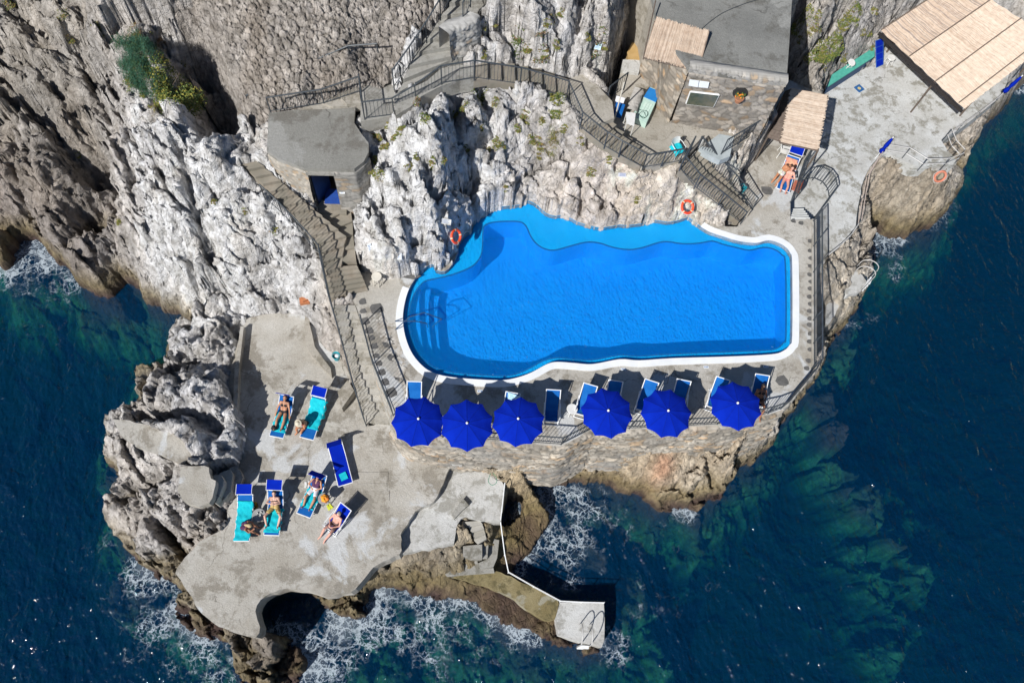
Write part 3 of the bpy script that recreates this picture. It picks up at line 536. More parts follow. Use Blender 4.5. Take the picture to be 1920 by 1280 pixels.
# the hole is cut by a boolean-free way: ring built from outline with hole
b = MB(); b.prism([W2(p, DZ) for p in deck_cut_px[2:-1]]+[W2((1335,400), 6)]+back, 5.5, DZ, holes=[[(x, y) for x, y in poolW]])
deck = b.build('pool_deck', conc, kind='structure')
slab('right_terrace', poly(terr_px, TZ), TZ, .9, terrm, kind='structure')
slab('lower_terrace', poly(low_px, LZ), LZ, 1.1, conc, kind='structure')
slab('lower_terrace_step', poly(lowE_px, 2.72), 2.72, .9, concP, kind='structure')
slab('jetty_walkway', poly(jetty_px[:6]+[(1049,1130),(1041,1160)]+jetty_px[13:], 1.0), 1.0, 1.1, algc, kind='structure')
slab('jetty', poly([(1050,1128.5),(1132,1128),(1134,1160),(1133,1200),(1128,1213),(1088,1203),(1047,1190),(1041,1160)], 1.06), 1.06, 1.3, concP, kind='structure')
slab('rock_platform', poly(slabC1_px, 4.9), 4.9, .35, conc, kind='structure')
slab('rock_platform', poly(slabC2_px, 5.0), 5.0, .45, conc, kind='structure')
for i, (pg, z) in enumerate([([(393,896),(411,888),(420,900),(412,930),(400,945)], 4.5), ([(412,886),(430,878),(438,892),(432,925),(418,938)], 4.0), ([(430,876),(446,872),(455,890),(448,915),(436,925)], 3.6)]):
    slab('platform_step', poly(pg, z), z, .9, conc, kind='structure')
slab('upper_landing', poly(land_px, 10.6), 10.6, .7, concD, kind='structure')
slab('upper_walkway', poly(walk_px, 11.3), 11.3, .8, concD, kind='structure')
slab('bend_landing', poly(bar_land_px, 10.1), 10.1, .8, concB, kind='structure')
slab('bar_terrace', poly(bar_terr_px, BZ), BZ, .6, concB, kind='structure')
slab('bathing_ledge', poly([(1556,503),(1578,500),(1600,505),(1618,515),(1626,530),(1610,548),(1590,552),(1575,545),(1556,548),(1548,530)], 3.75), 3.75, .5, concP, kind='structure')
slab('bathing_ledge', poly([(1551,552),(1572,550),(1574,575),(1560,600),(1548,612)], 3.4), 3.4, .5, concP, kind='structure')
slab('bar_ramp', poly([(1312,276,9.2),(1350,248,9.2),(1378,253,9.2),(1370,290,9.2),(1352,297,9.2),(1336,290,9.2)], 9.08), 9.08, .35, mat('blue_concrete', (.33, .37, .38), (.42, .46, .47), 2, .8, .3), kind='structure')
# worn seams and wider steps on the lower terrace
b = MB()
for k, (a, c) in enumerate([((700,800),(735,800)),((706,822),(748,826)),((690,845),(760,850)),((672,885),(728,885)),((672,905),(727,906)),((672,922),(730,920))]):
    A, B_ = P(*a, LZ), P(*c, LZ); n = Vector((-(B_-A).y, (B_-A).x, 0)).normalized()*.42
    z = LZ+.13-.02*k; b.prism([(A.x, A.y), (B_.x, B_.y), (B_.x-n.x, B_.y-n.y), (A.x-n.x, A.y-n.y)], LZ-.1, LZ+.012+.01*(k % 2))
b.build('terrace_slabs', conc, kind='structure')
# low wall running along the west side of the lower terrace
b = MB(); b.prism(poly([(455,618,LZ),(461,618,LZ),(452,700,LZ),(449,770,LZ),(441,770,LZ),(444,700,LZ)], LZ), LZ-.2, LZ+.38)
b.build('low_wall', conc, label='long low concrete kerb wall beside the jagged rocks on the lower terrace', cat='low wall')
b = MB(); b.prism(poly([(572,592),(583,590),(580,606),(585,625),(590,650),(606,672),(620,690),(622,706),(606,690),(585,668),(574,648),(570,620)], LZ+.22), LZ-.2, LZ+.22)
b.build('terrace_kerb', concB, label='curving raised concrete kerb at the north end of the lower terrace', cat='kerb')
b = MB(); b.prism(poly([(633,735),(652,712),(664,732),(641,765)], 3.75), LZ-.2, 3.75)
b.build('concrete_block', concB, label='square concrete block against the foot of the slope beside the two upper loungers', cat='concrete block')
# crazy paving set in the pool deck (thin stones, 4 mm proud)
b = MB(); rnd = random.Random(5)
def stone_px(px, py, w_, h_, z=DZ+.004, rot=0, bb=None):
    q = P(px, py, z); n = 7; pts = []
    for i in range(n):
        a = 2*math.pi*i/n+rot+rnd.uniform(-.2, .2); r = 1/max(abs(math.cos(a-rot)), abs(math.sin(a-rot)))*rnd.uniform(.82, 1)
        pts.append((q.x+math.cos(a)*r*w_/2, q.y+math.sin(a)*r*h_/2))
    (bb or b).prism(pts, z-.02, z)
for px, py in [(1518,452),(1517,470),(1519,484),(1518,499),(1517,515),(1519,528),(1517,541),(1516,556),(1518,570),(1516,583),(1517,597),(1516,609),(1518,625),(1516,640),(1517,655),(1514,676),(1511,690),(1485,414),(1500,418)]:
    stone_px(px+2, py, .27, .23)
for px, py, s in [(680,565,.36),(681,583,.3),(684,602,.42),(692,620,.4),(697,633,.32),(702,649,.33),(706,667,.3),(711,681,.32),(716,698,.36),(722,716,.4),(706,578,.6),(730,642,.62),(736,668,.5),(748,706,.45),(733,736,.5)]:
    stone_px(px, py, s, s*.85, rot=.4)
stone_px(1467,714,.62,.5,rot=.5); stone_px(1438,357,.6,.5,rot=-.15)
b.prism(poly([(772,513),(790,517),(776,524),(760,521),(748,520)], DZ+.004), DZ-.02, DZ+.004)
b.build('paving_stones', dslate, parent=deck)
b = MB()
for i in range(150):
    a = rnd.random(); px = 715+a*60+rnd.uniform(-14, 22); py = 600+a*140+rnd.uniform(-5, 5)
    if px > 742+a*28: continue
    stone_px(px, py, rnd.uniform(.08, .3), rnd.uniform(.08, .24), DZ+.0075+i*.00012, rnd.random())
b.build('crazy_paving', mat('paving_mix', (.28, .24, .19), (.58, .55, .50), 3.1, .85, .3, 20), parent=deck)
# ---- pool
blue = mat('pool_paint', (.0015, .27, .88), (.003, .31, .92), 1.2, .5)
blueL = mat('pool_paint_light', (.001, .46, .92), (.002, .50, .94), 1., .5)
navy = mat('pool_line', (.005, .06, .25))
zs, zf, zwat = 5.74, 4.25, 5.79
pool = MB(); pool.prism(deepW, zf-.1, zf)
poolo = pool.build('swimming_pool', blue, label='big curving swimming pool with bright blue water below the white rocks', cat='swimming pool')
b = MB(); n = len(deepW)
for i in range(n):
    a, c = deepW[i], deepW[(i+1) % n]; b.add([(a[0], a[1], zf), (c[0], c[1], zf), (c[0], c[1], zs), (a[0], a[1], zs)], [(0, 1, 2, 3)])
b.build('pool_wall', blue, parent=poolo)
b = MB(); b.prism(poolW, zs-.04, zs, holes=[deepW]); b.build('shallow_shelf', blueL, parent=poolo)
b = MB(); n = len(poolW)
for i in range(n):
    a, c = poolW[i], poolW[(i+1) % n]; b.add([(a[0], a[1], zs-.02), (c[0], c[1], zs-.02), (c[0], c[1], 6.02), (a[0], a[1], 6.02)], [(0, 1, 2, 3)])
b.build('pool_rim', blueL, parent=poolo)
def offs(pts, d, closed=False):
    out = []; n = len(pts)
    for i in range(n):
        a = np.array(pts[i-1 if (i or closed) else 0][:2]); c = np.array(pts[(i+1) % n if (i < n-1 or closed) else n-1][:2]); t = c-a; t = t/(np.linalg.norm(t)+1e-9)
        out.append((pts[i][0]-t[1]*d, pts[i][1]+t[0]*d))
    return out
ar = sum(deepW[i][0]*deepW[(i+1) % len(deepW)][1]-deepW[(i+1) % len(deepW)][0]*deepW[i][1] for i in range(len(deepW)))
inn = offs(deepW, -.05 if ar < 0 else .05, True); out_ = offs(deepW, .012 if ar < 0 else -.012, True)
b = MB(); b.prism([tuple(p) for p in out_], zs-.03, zs+.006, holes=[[tuple(p) for p in inn]]); b.build('edge_line', navy, parent=poolo)
cp_in = cr([W2(p, 5.8) for p in pool_px], k=4); cp_out = offs(cp_in, .30)
c_ = W2((1110,560), 5.8)
if (cp_out[40][0]-c_[0])**2+(cp_out[40][1]-c_[1])**2 < (cp_in[40][0]-c_[0])**2+(cp_in[40][1]-c_[1])**2: cp_out = offs(cp_in, -.30)
b = MB(); i0, i1 = 4, len(cp_in)-3; b.prism([tuple(p) for p in cp_in[i0:i1]]+[tuple(p) for p in cp_out[i0:i1]][::-1], 5.8, 6.03)
b.build('coping', mat('white_coping', (.74, .76, .77), (.82, .83, .84), 2, .6), parent=poolo)
# three steps down into the pool on the west side
b = MB()
for k, (x0, dz_) in enumerate([(0, .32), (17, .64), (33, .95)]):
    Lp = [(790+x0,526+8*k),(786+x0,560),(787+x0,600),(792+x0,645),(801+x0,690-5*k)]
    pts = [W2(p, 5.5) for p in cr(Lp, k=3)]+[W2(p, 5.5) for p in [(790,694),(765,640),(762,600),(765,560),(780,535)]]
    b.prism(pts, zf-.02, zs-dz_)
b.build('pool_steps', blue, parent=poolo)
def water_mat(name, tint, diff, dmix, sc1, b1, sc2, b2, foam=False, vol=None, rough=.06, gl=.9):
    m = bpy.data.materials.new(name); m.use_nodes = True; N = m.node_tree.nodes; L = m.node_tree.links
    for n in list(N): N.remove(n)
    out = N.new('ShaderNodeOutputMaterial'); ge = N.new('ShaderNodeNewGeometry')
    w1 = N.new('ShaderNodeTexNoise'); w1.inputs['Scale'].default_value = sc1; w1.inputs['Detail'].default_value = 4; w1.inputs['Distortion'].default_value = .6
    mp = N.new('ShaderNodeMapping'); mp.inputs['Rotation'].default_value = (0, 0, .7); mp.inputs['Scale'].default_value = (1, .55, 1); L.new(ge.outputs['Position'], mp.inputs[0]); L.new(mp.outputs[0], w1.inputs['Vector'])
    w2 = N.new('ShaderNodeTexNoise'); w2.inputs['Scale'].default_value = sc2; w2.inputs['Detail'].default_value = 3; w2.inputs['Distortion'].default_value = .4; L.new(mp.outputs[0], w2.inputs['Vector'])
    p1 = N.new('ShaderNodeBump'); p1.inputs['Distance'].default_value = b1; L.new(w1.outputs[0], p1.inputs['Height'])
    p2 = N.new('ShaderNodeBump'); p2.inputs['Distance'].default_value = b2; L.new(w2.outputs[0], p2.inputs['Height']); L.new(p1.outputs[0], p2.inputs['Normal'])
    tr = N.new('ShaderNodeBsdfTransparent'); tr.inputs[0].default_value = tuple(tint)+(1,)
    df = N.new('ShaderNodeBsdfDiffuse'); df.inputs[0].default_value = tuple(diff)+(1,); L.new(p2.outputs[0], df.inputs['Normal'])
    m1 = N.new('ShaderNodeMixShader'); m1.inputs[0].default_value = dmix; L.new(tr.outputs[0], m1.inputs[1]); L.new(df.outputs[0], m1.inputs[2])
    gs = N.new('ShaderNodeBsdfGlossy'); gs.inputs['Roughness'].default_value = rough; gs.inputs[0].default_value = (gl, gl, gl, 1); L.new(p2.outputs[0], gs.inputs['Normal'])
    fr = N.new('ShaderNodeFresnel'); io = N.new('ShaderNodeMapRange'); L.new(ge.outputs['Backfacing'], io.inputs['Value']); io.inputs['To Min'].default_value = 1.33; io.inputs['To Max'].default_value = 1/1.33 if foam else 1.13; L.new(io.outputs[0], fr.inputs['IOR']); L.new(p2.outputs[0], fr.inputs['Normal'])
    m2 = N.new('ShaderNodeMixShader'); L.new(fr.outputs[0], m2.inputs[0]); L.new(m1.outputs[0], m2.inputs[1]); L.new(gs.outputs[0], m2.inputs[2])
    last = m2.outputs[0]
    if foam:
        at = N.new('ShaderNodeAttribute'); at.attribute_name = 'foam'
        def vor(scale, feat='DISTANCE_TO_EDGE', warp=.5, wsc=1.4):
            nw = N.new('ShaderNodeTexNoise'); nw.inputs['Scale'].default_value = wsc; nw.inputs['Detail'].default_value = 6; nw.inputs['Roughness'].default_value = .65; L.new(ge.outputs['Position'], nw.inputs['Vector'])
            sb = N.new('ShaderNodeVectorMath'); sb.operation = 'MULTIPLY_ADD'; L.new(nw.outputs['Color'], sb.inputs[0]); sb.inputs[1].default_value = (warp*2,)*3; L.new(ge.outputs['Position'], sb.inputs[2])
            vo = N.new('ShaderNodeTexVoronoi'); vo.feature = feat; vo.inputs['Scale'].default_value = scale; vo.voronoi_dimensions = '2D'; L.new(sb.outputs[0], vo.inputs['Vector']); return vo.outputs['Distance']
        v1 = vor(1.5, warp=.8); v2 = vor(3.8, warp=.4, wsc=3)
        # thin lace: 1 - dist/(width*foam)
        def lace(v, wd):
            a = N.new('ShaderNodeMath'); a.operation = 'MULTIPLY'; L.new(at.outputs['Fac'], a.inputs[0]); a.inputs[1].default_value = wd
            d = N.new('ShaderNodeMath'); d.operation = 'DIVIDE'; L.new(v, d.inputs[0]); L.new(a.outputs[0], d.inputs[1])
            s = N.new('ShaderNodeMapRange'); s.inputs['From Min'].default_value = .35; s.inputs['From Max'].default_value = 1.1; s.inputs['To Min'].default_value = 1; s.inputs['To Max'].default_value = 0; L.new(d.outputs[0], s.inputs['Value']); return s.outputs[0]
        l1 = lace(v1, .065); l2 = lace(v2, .045)
        br = N.new('ShaderNodeTexNoise'); br.inputs['Scale'].default_value = .75; br.inputs['Detail'].default_value = 8; br.inputs['Roughness'].default_value = .7; L.new(ge.outputs['Position'], br.inputs['Vector'])
        th = N.new('ShaderNodeMath'); th.operation = 'MULTIPLY_ADD'; L.new(at.outputs['Fac'], th.inputs[0]); th.inputs[1].default_value = .20; L.new(br.outputs[0], th.inputs[2])
        bm = N.new('ShaderNodeMapRange'); bm.inputs['From Min'].default_value = .66; bm.inputs['From Max'].default_value = .82; L.new(th.outputs[0], bm.inputs['Value'])
        br2 = N.new('ShaderNodeTexNoise'); br2.inputs['Scale'].default_value = 9; br2.inputs['Detail'].default_value = 6; br2.inputs['Roughness'].default_value = .7; L.new(ge.outputs['Position'], br2.inputs['Vector'])
        bm2 = N.new('ShaderNodeMapRange'); bm2.inputs['From Min'].default_value = .30; bm2.inputs['From Max'].default_value = .46; L.new(br2.outputs[0], bm2.inputs['Value'])
        mxx = N.new('ShaderNodeMath'); mxx.operation = 'MAXIMUM'; L.new(l1, mxx.inputs[0]); L.new(l2, mxx.inputs[1])
        ml = N.new('ShaderNodeMath'); ml.operation = 'MULTIPLY'; L.new(mxx.outputs[0], ml.inputs[0]); L.new(bm.outputs[0], ml.inputs[1])
        ml2 = N.new('ShaderNodeMath'); ml2.operation = 'MULTIPLY'; L.new(ml.outputs[0], ml2.inputs[0]); L.new(bm2.outputs[0], ml2.inputs[1])
        # solid churned water where the mask is strong
        st = N.new('ShaderNodeMapRange'); st.inputs['From Min'].default_value = 1.5; st.inputs['From Max'].default_value = 3.4; L.new(at.outputs['Fac'], st.inputs['Value'])
        st2 = N.new('ShaderNodeMath'); st2.operation = 'MULTIPLY'; L.new(st.outputs[0], st2.inputs[0]); L.new(bm2.outputs[0], st2.inputs[1])
        ms = N.new('ShaderNodeMath'); ms.operation = 'MAXIMUM'; L.new(ml2.outputs[0], ms.inputs[0]); L.new(st2.outputs[0], ms.inputs[1])
        mu = N.new('ShaderNodeMath'); mu.operation = 'MULTIPLY'; L.new(ms.outputs[0], mu.inputs[0]); mu.inputs[1].default_value = .62; mu.use_clamp = True
        fo = N.new('ShaderNodeBsdfDiffuse'); fo.inputs[0].default_value = (.62, .70, .76, 1)
        m3 = N.new('ShaderNodeMixShader'); L.new(mu.outputs[0], m3.inputs[0]); L.new(last, m3.inputs[1]); L.new(fo.outputs[0], m3.inputs[2]); last = m3.outputs[0]
    L.new(last, out.inputs[0])
    if vol:
        va = N.new('ShaderNodeVolumeAbsorption'); va.inputs[0].default_value = tuple(vol[0])+(1,); va.inputs[1].default_value = vol[1]; L.new(va.outputs[0], out.inputs['Volume'])
    return m
b = MB(); b.prism(poolW, zwat-.004, zwat)
me_ = bpy.data.meshes.new('pool_water'); pw = MB()
tr = tessellate_polygon([[Vector((p[0], p[1], 0)) for p in poolW]])
fs = []
for t in tr:
    a, b_, c = [poolW[i] for i in t]; s_ = (b_[0]-a[0])*(c[1]-a[1])-(b_[1]-a[1])*(c[0]-a[0]); fs.append(tuple(t) if s_ > 0 else tuple(t[::-1]))
me_.from_pydata([(p[0], p[1], zwat) for p in poolW], [], fs)
new('pool_water', me_, poolo, water_mat('pool_water', (.97, 1, 1), (.002, .34, .84), .26, 4.2, .06, 12, .065, rough=.14, gl=.6))
# ---- sea
axs = axis(-29, 33, .2, 300); ays = axis(-3, 32, .2, 300); SX, SY = np.meshgrid(axs, ays)
ds = -sdist(SX, SY, coast)
fm = np.zeros(SX.shape)
for (px, py, r, a) in [(60,500,2.0,1.25),(110,545,1.6,1.0),(5,515,1.4,1.3),(90,620,1.4,.75),(280,1090,2.2,.95),(230,1130,2.6,0.6),(320,1180,2.0,1.1),(300,1235,2.4,0.8),(380,1250,2.0,0.85),(210,1040,1.2,0.45),(180,1010,2.0,0.35),(640,1190,1.4,1.35),(620,1230,2.0,1.2),(700,1120,1.1,1.2),(720,1170,1.9,1.15),
  (790,1180,2.2,1.2),(870,1160,1.8,1.05),(850,1230,2.4,0.75),(940,1200,2.0,1.1),(700,1260,2.2,0.6),(1020,945,1.7,1.3),(1090,960,1.8,1.0),(1060,1010,2.4,1.15),(1020,1050,1.6,1.2),(1130,1000,2.0,0.8),(1190,1060,1.8,0.8),(1260,1000,1.8,0.45),(1330,1010,2,0.4),(1220,1130,1.8,0.6),(1380,1130,2.4,0.4),(1360,1220,2.4,0.42),(1150,1210,1.0,1.0),
  (1250,1180,1.8,0.4),(1650,450,1.6,1.25),(1680,500,1.8,.9),(1760,400,1.6,0.6),(1790,420,1.6,.6),(1650,560,1.8,0.5),(1620,610,1.6,0.6),(1900,150,1.4,.9),(1820,320,1.2,0.35),(540,1190,1.2,.9),(1560,660,1.5,0.4),(1600,700,2,0.3),(1280,960,.9,1.0),(980,1180,1.5,.9)]:
    q = P(px, py, 0); fm = np.maximum(fm, a*np.exp(-(((SX-q.x)**2+(SY-q.y)**2)/(r*r))**1.3))
fm = fm*(.45+.75*np.exp(-np.maximum(ds-.8, 0)/2.6))*(1+.9*fbm(SX*.45, SY*.45, 4, 200))+.75*np.exp(-(np.maximum(ds, 0)/.45)**2)*np.clip(fm*1.6-.3, 0, 1)
SZ_ = .05*fbm(SX*.4, SY*.4, 3, 210)+.025*fbm(SX*1.4, SY*1.4, 3, 211)
SZ_ = np.where(np.hypot(SX, SY) > 60, 0, SZ_)
sme, us = grid_mesh('sea', SX, SY, SZ_); vattr(sme, 'foam', fm)
new('sea', sme, None, water_mat('sea_water', (.80, .95, .97), (.001, .053, .150), .30, .8, .30, 4.5, .115, foam=True, vol=((.02, .78, .74), .23), rough=.07), kind='structure', smooth=True)
# ------------------------------------------------------------------ masonry, buildings, stairs, railings
def seg_len(p): return sum(math.dist(p[i][:2], p[i+1][:2]) for i in range(len(p)-1))
stoneA = bpy.data.materials.new('masonry'); stoneA.use_nodes = True
N = stoneA.node_tree.nodes; L = stoneA.node_tree.links; q_ = N['Principled BSDF']; q_.inputs['Roughness'].default_value = .9
a_ = N.new('ShaderNodeAttribute'); a_.attribute_name = 'tint'
n_ = N.new('ShaderNodeTexNoise'); n_.inputs['Scale'].default_value = 9; n_.inputs['Detail'].default_value = 8
r_ = N.new('ShaderNodeValToRGB'); r_.color_ramp.elements[0].color = (.6, .6, .6, 1); r_.color_ramp.elements[1].color = (1.3, 1.3, 1.3, 1); L.new(n_.outputs[0], r_.inputs[0])
m_ = N.new('ShaderNodeMix'); m_.data_type = 'RGBA'; m_.blend_type = 'MULTIPLY'; m_.inputs[0].default_value = 1; L.new(a_.outputs['Color'], m_.inputs[6]); L.new(r_.outputs[0], m_.inputs[7]); L.new(m_.outputs[2], q_.inputs['Base Color'])
b_ = N.new('ShaderNodeBump'); b_.inputs['Distance'].default_value = .03; L.new(n_.outputs[0], b_.inputs['Height']); L.new(b_.outputs[0], q_.inputs['Normal'])
def masonry(name, pts, ztop, zbot, batter=.15, su=.32, sv=.2, amp=.06, base=(.36, .33, .29), var=.5, thick=.35, parent=None, side=1, res=.055, mort=.6, gap=None, tintfn=None, **kw):
    """stone wall: pts = XY polyline of the top outer edge; outward normal on the right of the walking direction (side=1)"""
    Lt = seg_len(pts); nu = max(2, int(Lt/res)); pu = resamp(pts, nu+1)
    t = np.gradient(pu, axis=0); t /= np.linalg.norm(t, axis=1)[:, None]+1e-9; nrm = np.stack([t[:, 1], -t[:, 0]], 1)*side
    k = np.ones(9)/9; nrm = np.stack([np.convolve(np.pad(nrm[:, i], 4, 'edge'), k, 'valid') for i in (0, 1)], 1)
    nv = max(2, int((ztop-zbot)/res)); vv = np.linspace(0, ztop-zbot, nv+1); uu = np.linspace(0, Lt, nu+1)
    U, V = np.meshgrid(uu, vv); f1, f2, dx, dy, cx, cy = worley(U/su+.35*gn(U*1.3, V*1.3, 3), V/sv+.35*gn(U*1.3, V*1.3, 4), 77+int(Lt*10))
    e = np.clip((f2-f1)/.22, 0, 1)
    dp = amp*(e**.5+.8*(_h(cx, cy, 9)-.5)+.25*gn(U*14, V*14, 8))+batter*V+.08*gn(U*.6, V*.6, 12)
    dp[0, :] = 0.0
    ox = pu[:, 0][None]+nrm[:, 0][None]*dp; oy = pu[:, 1][None]+nrm[:, 1][None]*dp; oz = ztop-V
    row = lambda d, z: (pu[:, 0]+nrm[:, 0]*d, pu[:, 1]+nrm[:, 1]*d, np.full(nu+1, z))
    tops = [row(-thick, zbot), row(-thick, ztop), row(-thick/2, ztop+.01)]
    GX = np.vstack([r[0] for r in tops]+[ox]); GY = np.vstack([r[1] for r in tops]+[oy]); GZ = np.vstack([r[2] for r in tops]+[oz])
    me, us = grid_mesh(name, GX, GY, GZ)
    hv = _h(cx, cy, 21)[..., None]; c = np.array(base)*(1-var/2+var*hv)
    c = np.where(_h(cx, cy, 22)[..., None] > .8, c*np.array([1.25, 1.2, 1.15]), c); c = np.where(_h(cx, cy, 23)[..., None] > .86, c*np.array([1.1, .9, .7]), c)
    mo = np.array(base)*mort; c = mo+(c-mo)*e[..., None]
    if tintfn is not None: c = tintfn(c, U, V, ox, oy, oz)
    ct = np.broadcast_to(np.array(base)*1.15, (3,)+c.shape[1:]); vattr(me, 'tint', np.clip(np.concatenate([ct, c]), .02, .8))
    return new(name, me, parent, stoneA, **kw)
# retaining wall below the sunshades
rimS = [W2(p, DZ) for p in [(735,775),(748,796),(765,811),(800,821),(850,826),(905,829),(980,834),(1052,839),(1085,822),(1115,806),(1180,808),(1285,803),(1345,800),(1440,780),(1468,770)]]
rimS = [tuple(p) for p in resamp(rimS, 60)]
def wall_tint(c, U, V, ox, oy, oz):
    n = fbm(U*.5, V*.9, 4, 61)[..., None]; c = c*(1+.4*n); g = np.clip(fbm(U*.35+9, V*.7, 3, 62)*3-.2, 0, 1)[..., None]
    c = c*(1-.6*g)+.6*g*np.array([.25, .245, .235]); r = np.clip(fbm(U*.8, V*.8+4, 3, 63)*4-1.4, 0, 1)[..., None]; return c*(1-.5*r)+.5*r*np.array([.42, .24, .11])
masonry('retaining_wall', rimS, DZ-.02, 1.6, .10, .38, .15, .10, (.36, .325, .275), .75, mort=.38, tintfn=wall_tint, label='curved dry stone retaining wall carrying the row of blue sunshades', cat='stone wall')
rimE = [W2(p, DZ) for p in [(1468,770),(1519,708),(1526,690),(1526,412)]]
masonry('deck_wall', rimE, DZ-.02, 3.0, .05, .42, .2, .05, (.42, .40, .36), .3, label='straight stone wall between the pool deck and the path to the right terrace', cat='stone wall')
rimW = [W2(p, DZ) for p in [(684,612),(700,682),(725,745),(735,775)]]
masonry('stair_wall', rimW, DZ-.02, 3.2, .04, .4, .2, .04, (.40, .38, .34), .3, side=1, label='stone wall between the pool deck and the long flight down to the lower terrace', cat='stone wall')
# concrete coping strips of the wall tops
def strip(name, pts, z, w_, h, m, **kw):
    b = MB(); o = offs(pts, w_/2); i = offs(pts, -w_/2); b.prism([tuple(p) for p in o]+[tuple(p) for p in i][::-1], z-h, z); return b.build(name, m, **kw)
strip('wall_cap', offs([W2(p, DZ) for p in [(1526,690),(1526,412)]], 0), DZ+.06, .22, .1, conc, label='thin concrete cap on the wall beside the path', cat='wall cap')
# ---- steps
def flight(key, nm, m, label, riser=.17, cat='staircase', depth=.5):
    Lp, Rp, z0, z1, n = FLIGHTS[key]
    Ls = [W2(p, z0+(z1-z0)*i/(len(Lp)-1)) for i, p in enumerate(Lp)]; Rs = [W2(p, z0+(z1-z0)*i/(len(Rp)-1)) for i, p in enumerate(Rp)]
    Ls = resamp(Ls, n+1); Rs = resamp(Rs, n+1); c = Ls[0]
    t = thing(nm, (float(c[0]), float(c[1]), min(z0, z1)), label, cat); inv = -Vector(t.location)
    rn = random.Random(len(key))
    for i in range(n):
        z = z0+(z1-z0)*(i+.5)/n; down = z1 < z0
        e = .03
        b = MB(); A, B_, C_, D_ = Ls[i], Rs[i], Rs[i+1], Ls[i+1]
        if down: C2 = C_+(C_-B_)*e; D2 = D_+(D_-A)*e; A2, B2 = A, B_
        else: A2 = A+(A-D_)*e; B2 = B_+(B_-C_)*e; C2, D2 = C_, D_
        b.prism([tuple(np.array(p)+t.location[:2]*np.array(0)+inv[:2]) for p in (A2, B2, C2, D2)], z-depth+inv.z, z+rn.uniform(-.01, .01)+inv.z)
        b.build('step', m, parent=t)
    return t
stp = mat('step_stone', (.40, .38, .34), (.50, .485, .45), 2.2, .9, .6, 16, 8, (.33, .31, .265), 1.1)
stpB = mat('step_brown', (.24, .205, .16), (.35, .315, .26), 2.2, .9, .6, 16, 8, (.22, .20, .16), 1.1)
flight('main_upper', 'staircase', stpB, 'brown stone steps curving down beside the dark doorway hut', depth=.7)
flight('main_mid', 'staircase', stpB, 'short flight of worn steps ending by the round white stool', depth=.6)
flight('door', 'staircase', stpB, 'narrow steps below the blue doorway')
flight('down', 'staircase', concrete('stair_concrete', (.36, .34, .30), (.46, .44, .40), (.26, .24, .20), .9, .3), 'long pale flight running down along the railing to the lower terrace', depth=.7)
flight('upper_north', 'staircase', concD, 'wide shallow concrete steps climbing off the top of the picture', depth=.6)
flight('landing_west', 'staircase', concB, 'low steps between the flat grey hut roof and the railed landing')
flight('bend', 'staircase', stpB, 'railed grey steps curving over the crest of the rocks')
flight('to_bar', 'staircase', stpB, 'railed steps going down toward the bar terrace')
flight('bar_to_deck', 'staircase', stpB, 'railed steps from the teal chair down to the pool deck')
flight('to_terrace', 'staircase', mat('white_step', (.58, .59, .56), (.68, .69, .67), 3, .7), 'short flight of white painted steps beside the curved railing', depth=.4)
flight('sea_steps', 'staircase', stp, 'broken grey steps from the lower terrace toward the jetty', depth=.8)
for pg, z, lb in [([(868,1023),(904,1020),(904,1046),(885,1047),(868,1042)], 1.9, 'grey block step above the jetty walkway'), ([(905,1004),(917,1004),(914,1046),(904,1046)], 1.65, 'narrow leaning stone slab between the block steps'), ([(918,1008),(936,1012),(932,1046),(925,1062),(900,1066),(895,1056),(914,1047)], 1.35, 'worn angular block step beside the white handrail'), ([(833,1074),(852,1066),(870,1052),(895,1050),(898,1066),(925,1064),(927,1073),(870,1077),(838,1080)], 1.2, 'long low concrete curb at the root of the jetty'),
   ([(846,964),(858,948),(868,934),(879,946),(868,955),(852,972)], 2.95, 'raised narrow concrete wedge on the east platform'), ([(851,1010),(856,978),(872,977),(880,982),(868,1005),(856,1020)], 2.4, 'slanting grey slab at the edge of the east platform')]:
    b = MB(); b.prism(poly(pg, z), z-1., z); b.build('block_step', concrete('wet_step', (.27, .26, .235), (.36, .35, .32), (.19, .18, .15), .9, .4) if z < 2.5 and 'wet_step' not in MATS else MATS.get('wet_step', concP), label=lb, cat='step')
# ---- railings
iron = mat('iron', (.035, .045, .055), (.07, .08, .09), 6, .5)
steel = mat('pale_tube', (.50, .49, .47), (.62, .60, .58), 8, .45)
whitep = mat('white_paint', (.74, .75, .76), (.80, .81, .81), 5, .5)
def railing(pts, label, h=1.0, sp=.145, post_every=None, m=None, lean=0):
    W_ = [P(*p) for p in pts]; o = W_[0].copy(); t = thing('railing', o, label, 'railing', 'iron railings of the cliff paths'); m = m or iron
    W_ = [p-o for p in W_]; up = Vector((0, 0, h)); b = MB(); b.path([p+up for p in W_], .032, 6); b.build('handrail', m, t)
    b = MB(); b.path([p+Vector((0, 0, .1)) for p in W_], .017, 5); b.build('bottom_rail', m, t)
    for p in W_: b = MB(); b.bar(p-Vector((0, 0, .1)), p+up, .028, 6); b.build('post', m, t)
    for a, c in zip(W_[:-1], W_[1:]):
        n = max(1, int((c-a).length/sp)); b = MB()
        mid_n = int((c-a).length/2.2)
        for i in range(1, n): q = a.lerp(c, i/n); b.bar(q+Vector((0, 0, .1)), q+up, .0105, 4)
        b.build('balusters', m, t)
        for i in range(1, mid_n+1):
            q = a.lerp(c, i/(mid_n+1)); b = MB(); b.bar(q-Vector((0, 0, .1)), q+up, .022, 6); b.build('post', m, t)
    return t
railing([(497,372,8.85),(530,402,8.5),(560,432,8.0),(592,468,7.6),(604,482,7.3),(610,515,6.9),(622,570,6.0),(645,650,4.9),(664,722,3.9),(687,798,3.25)], 'long iron railing on the sea side of the staircase down to the lower terrace')
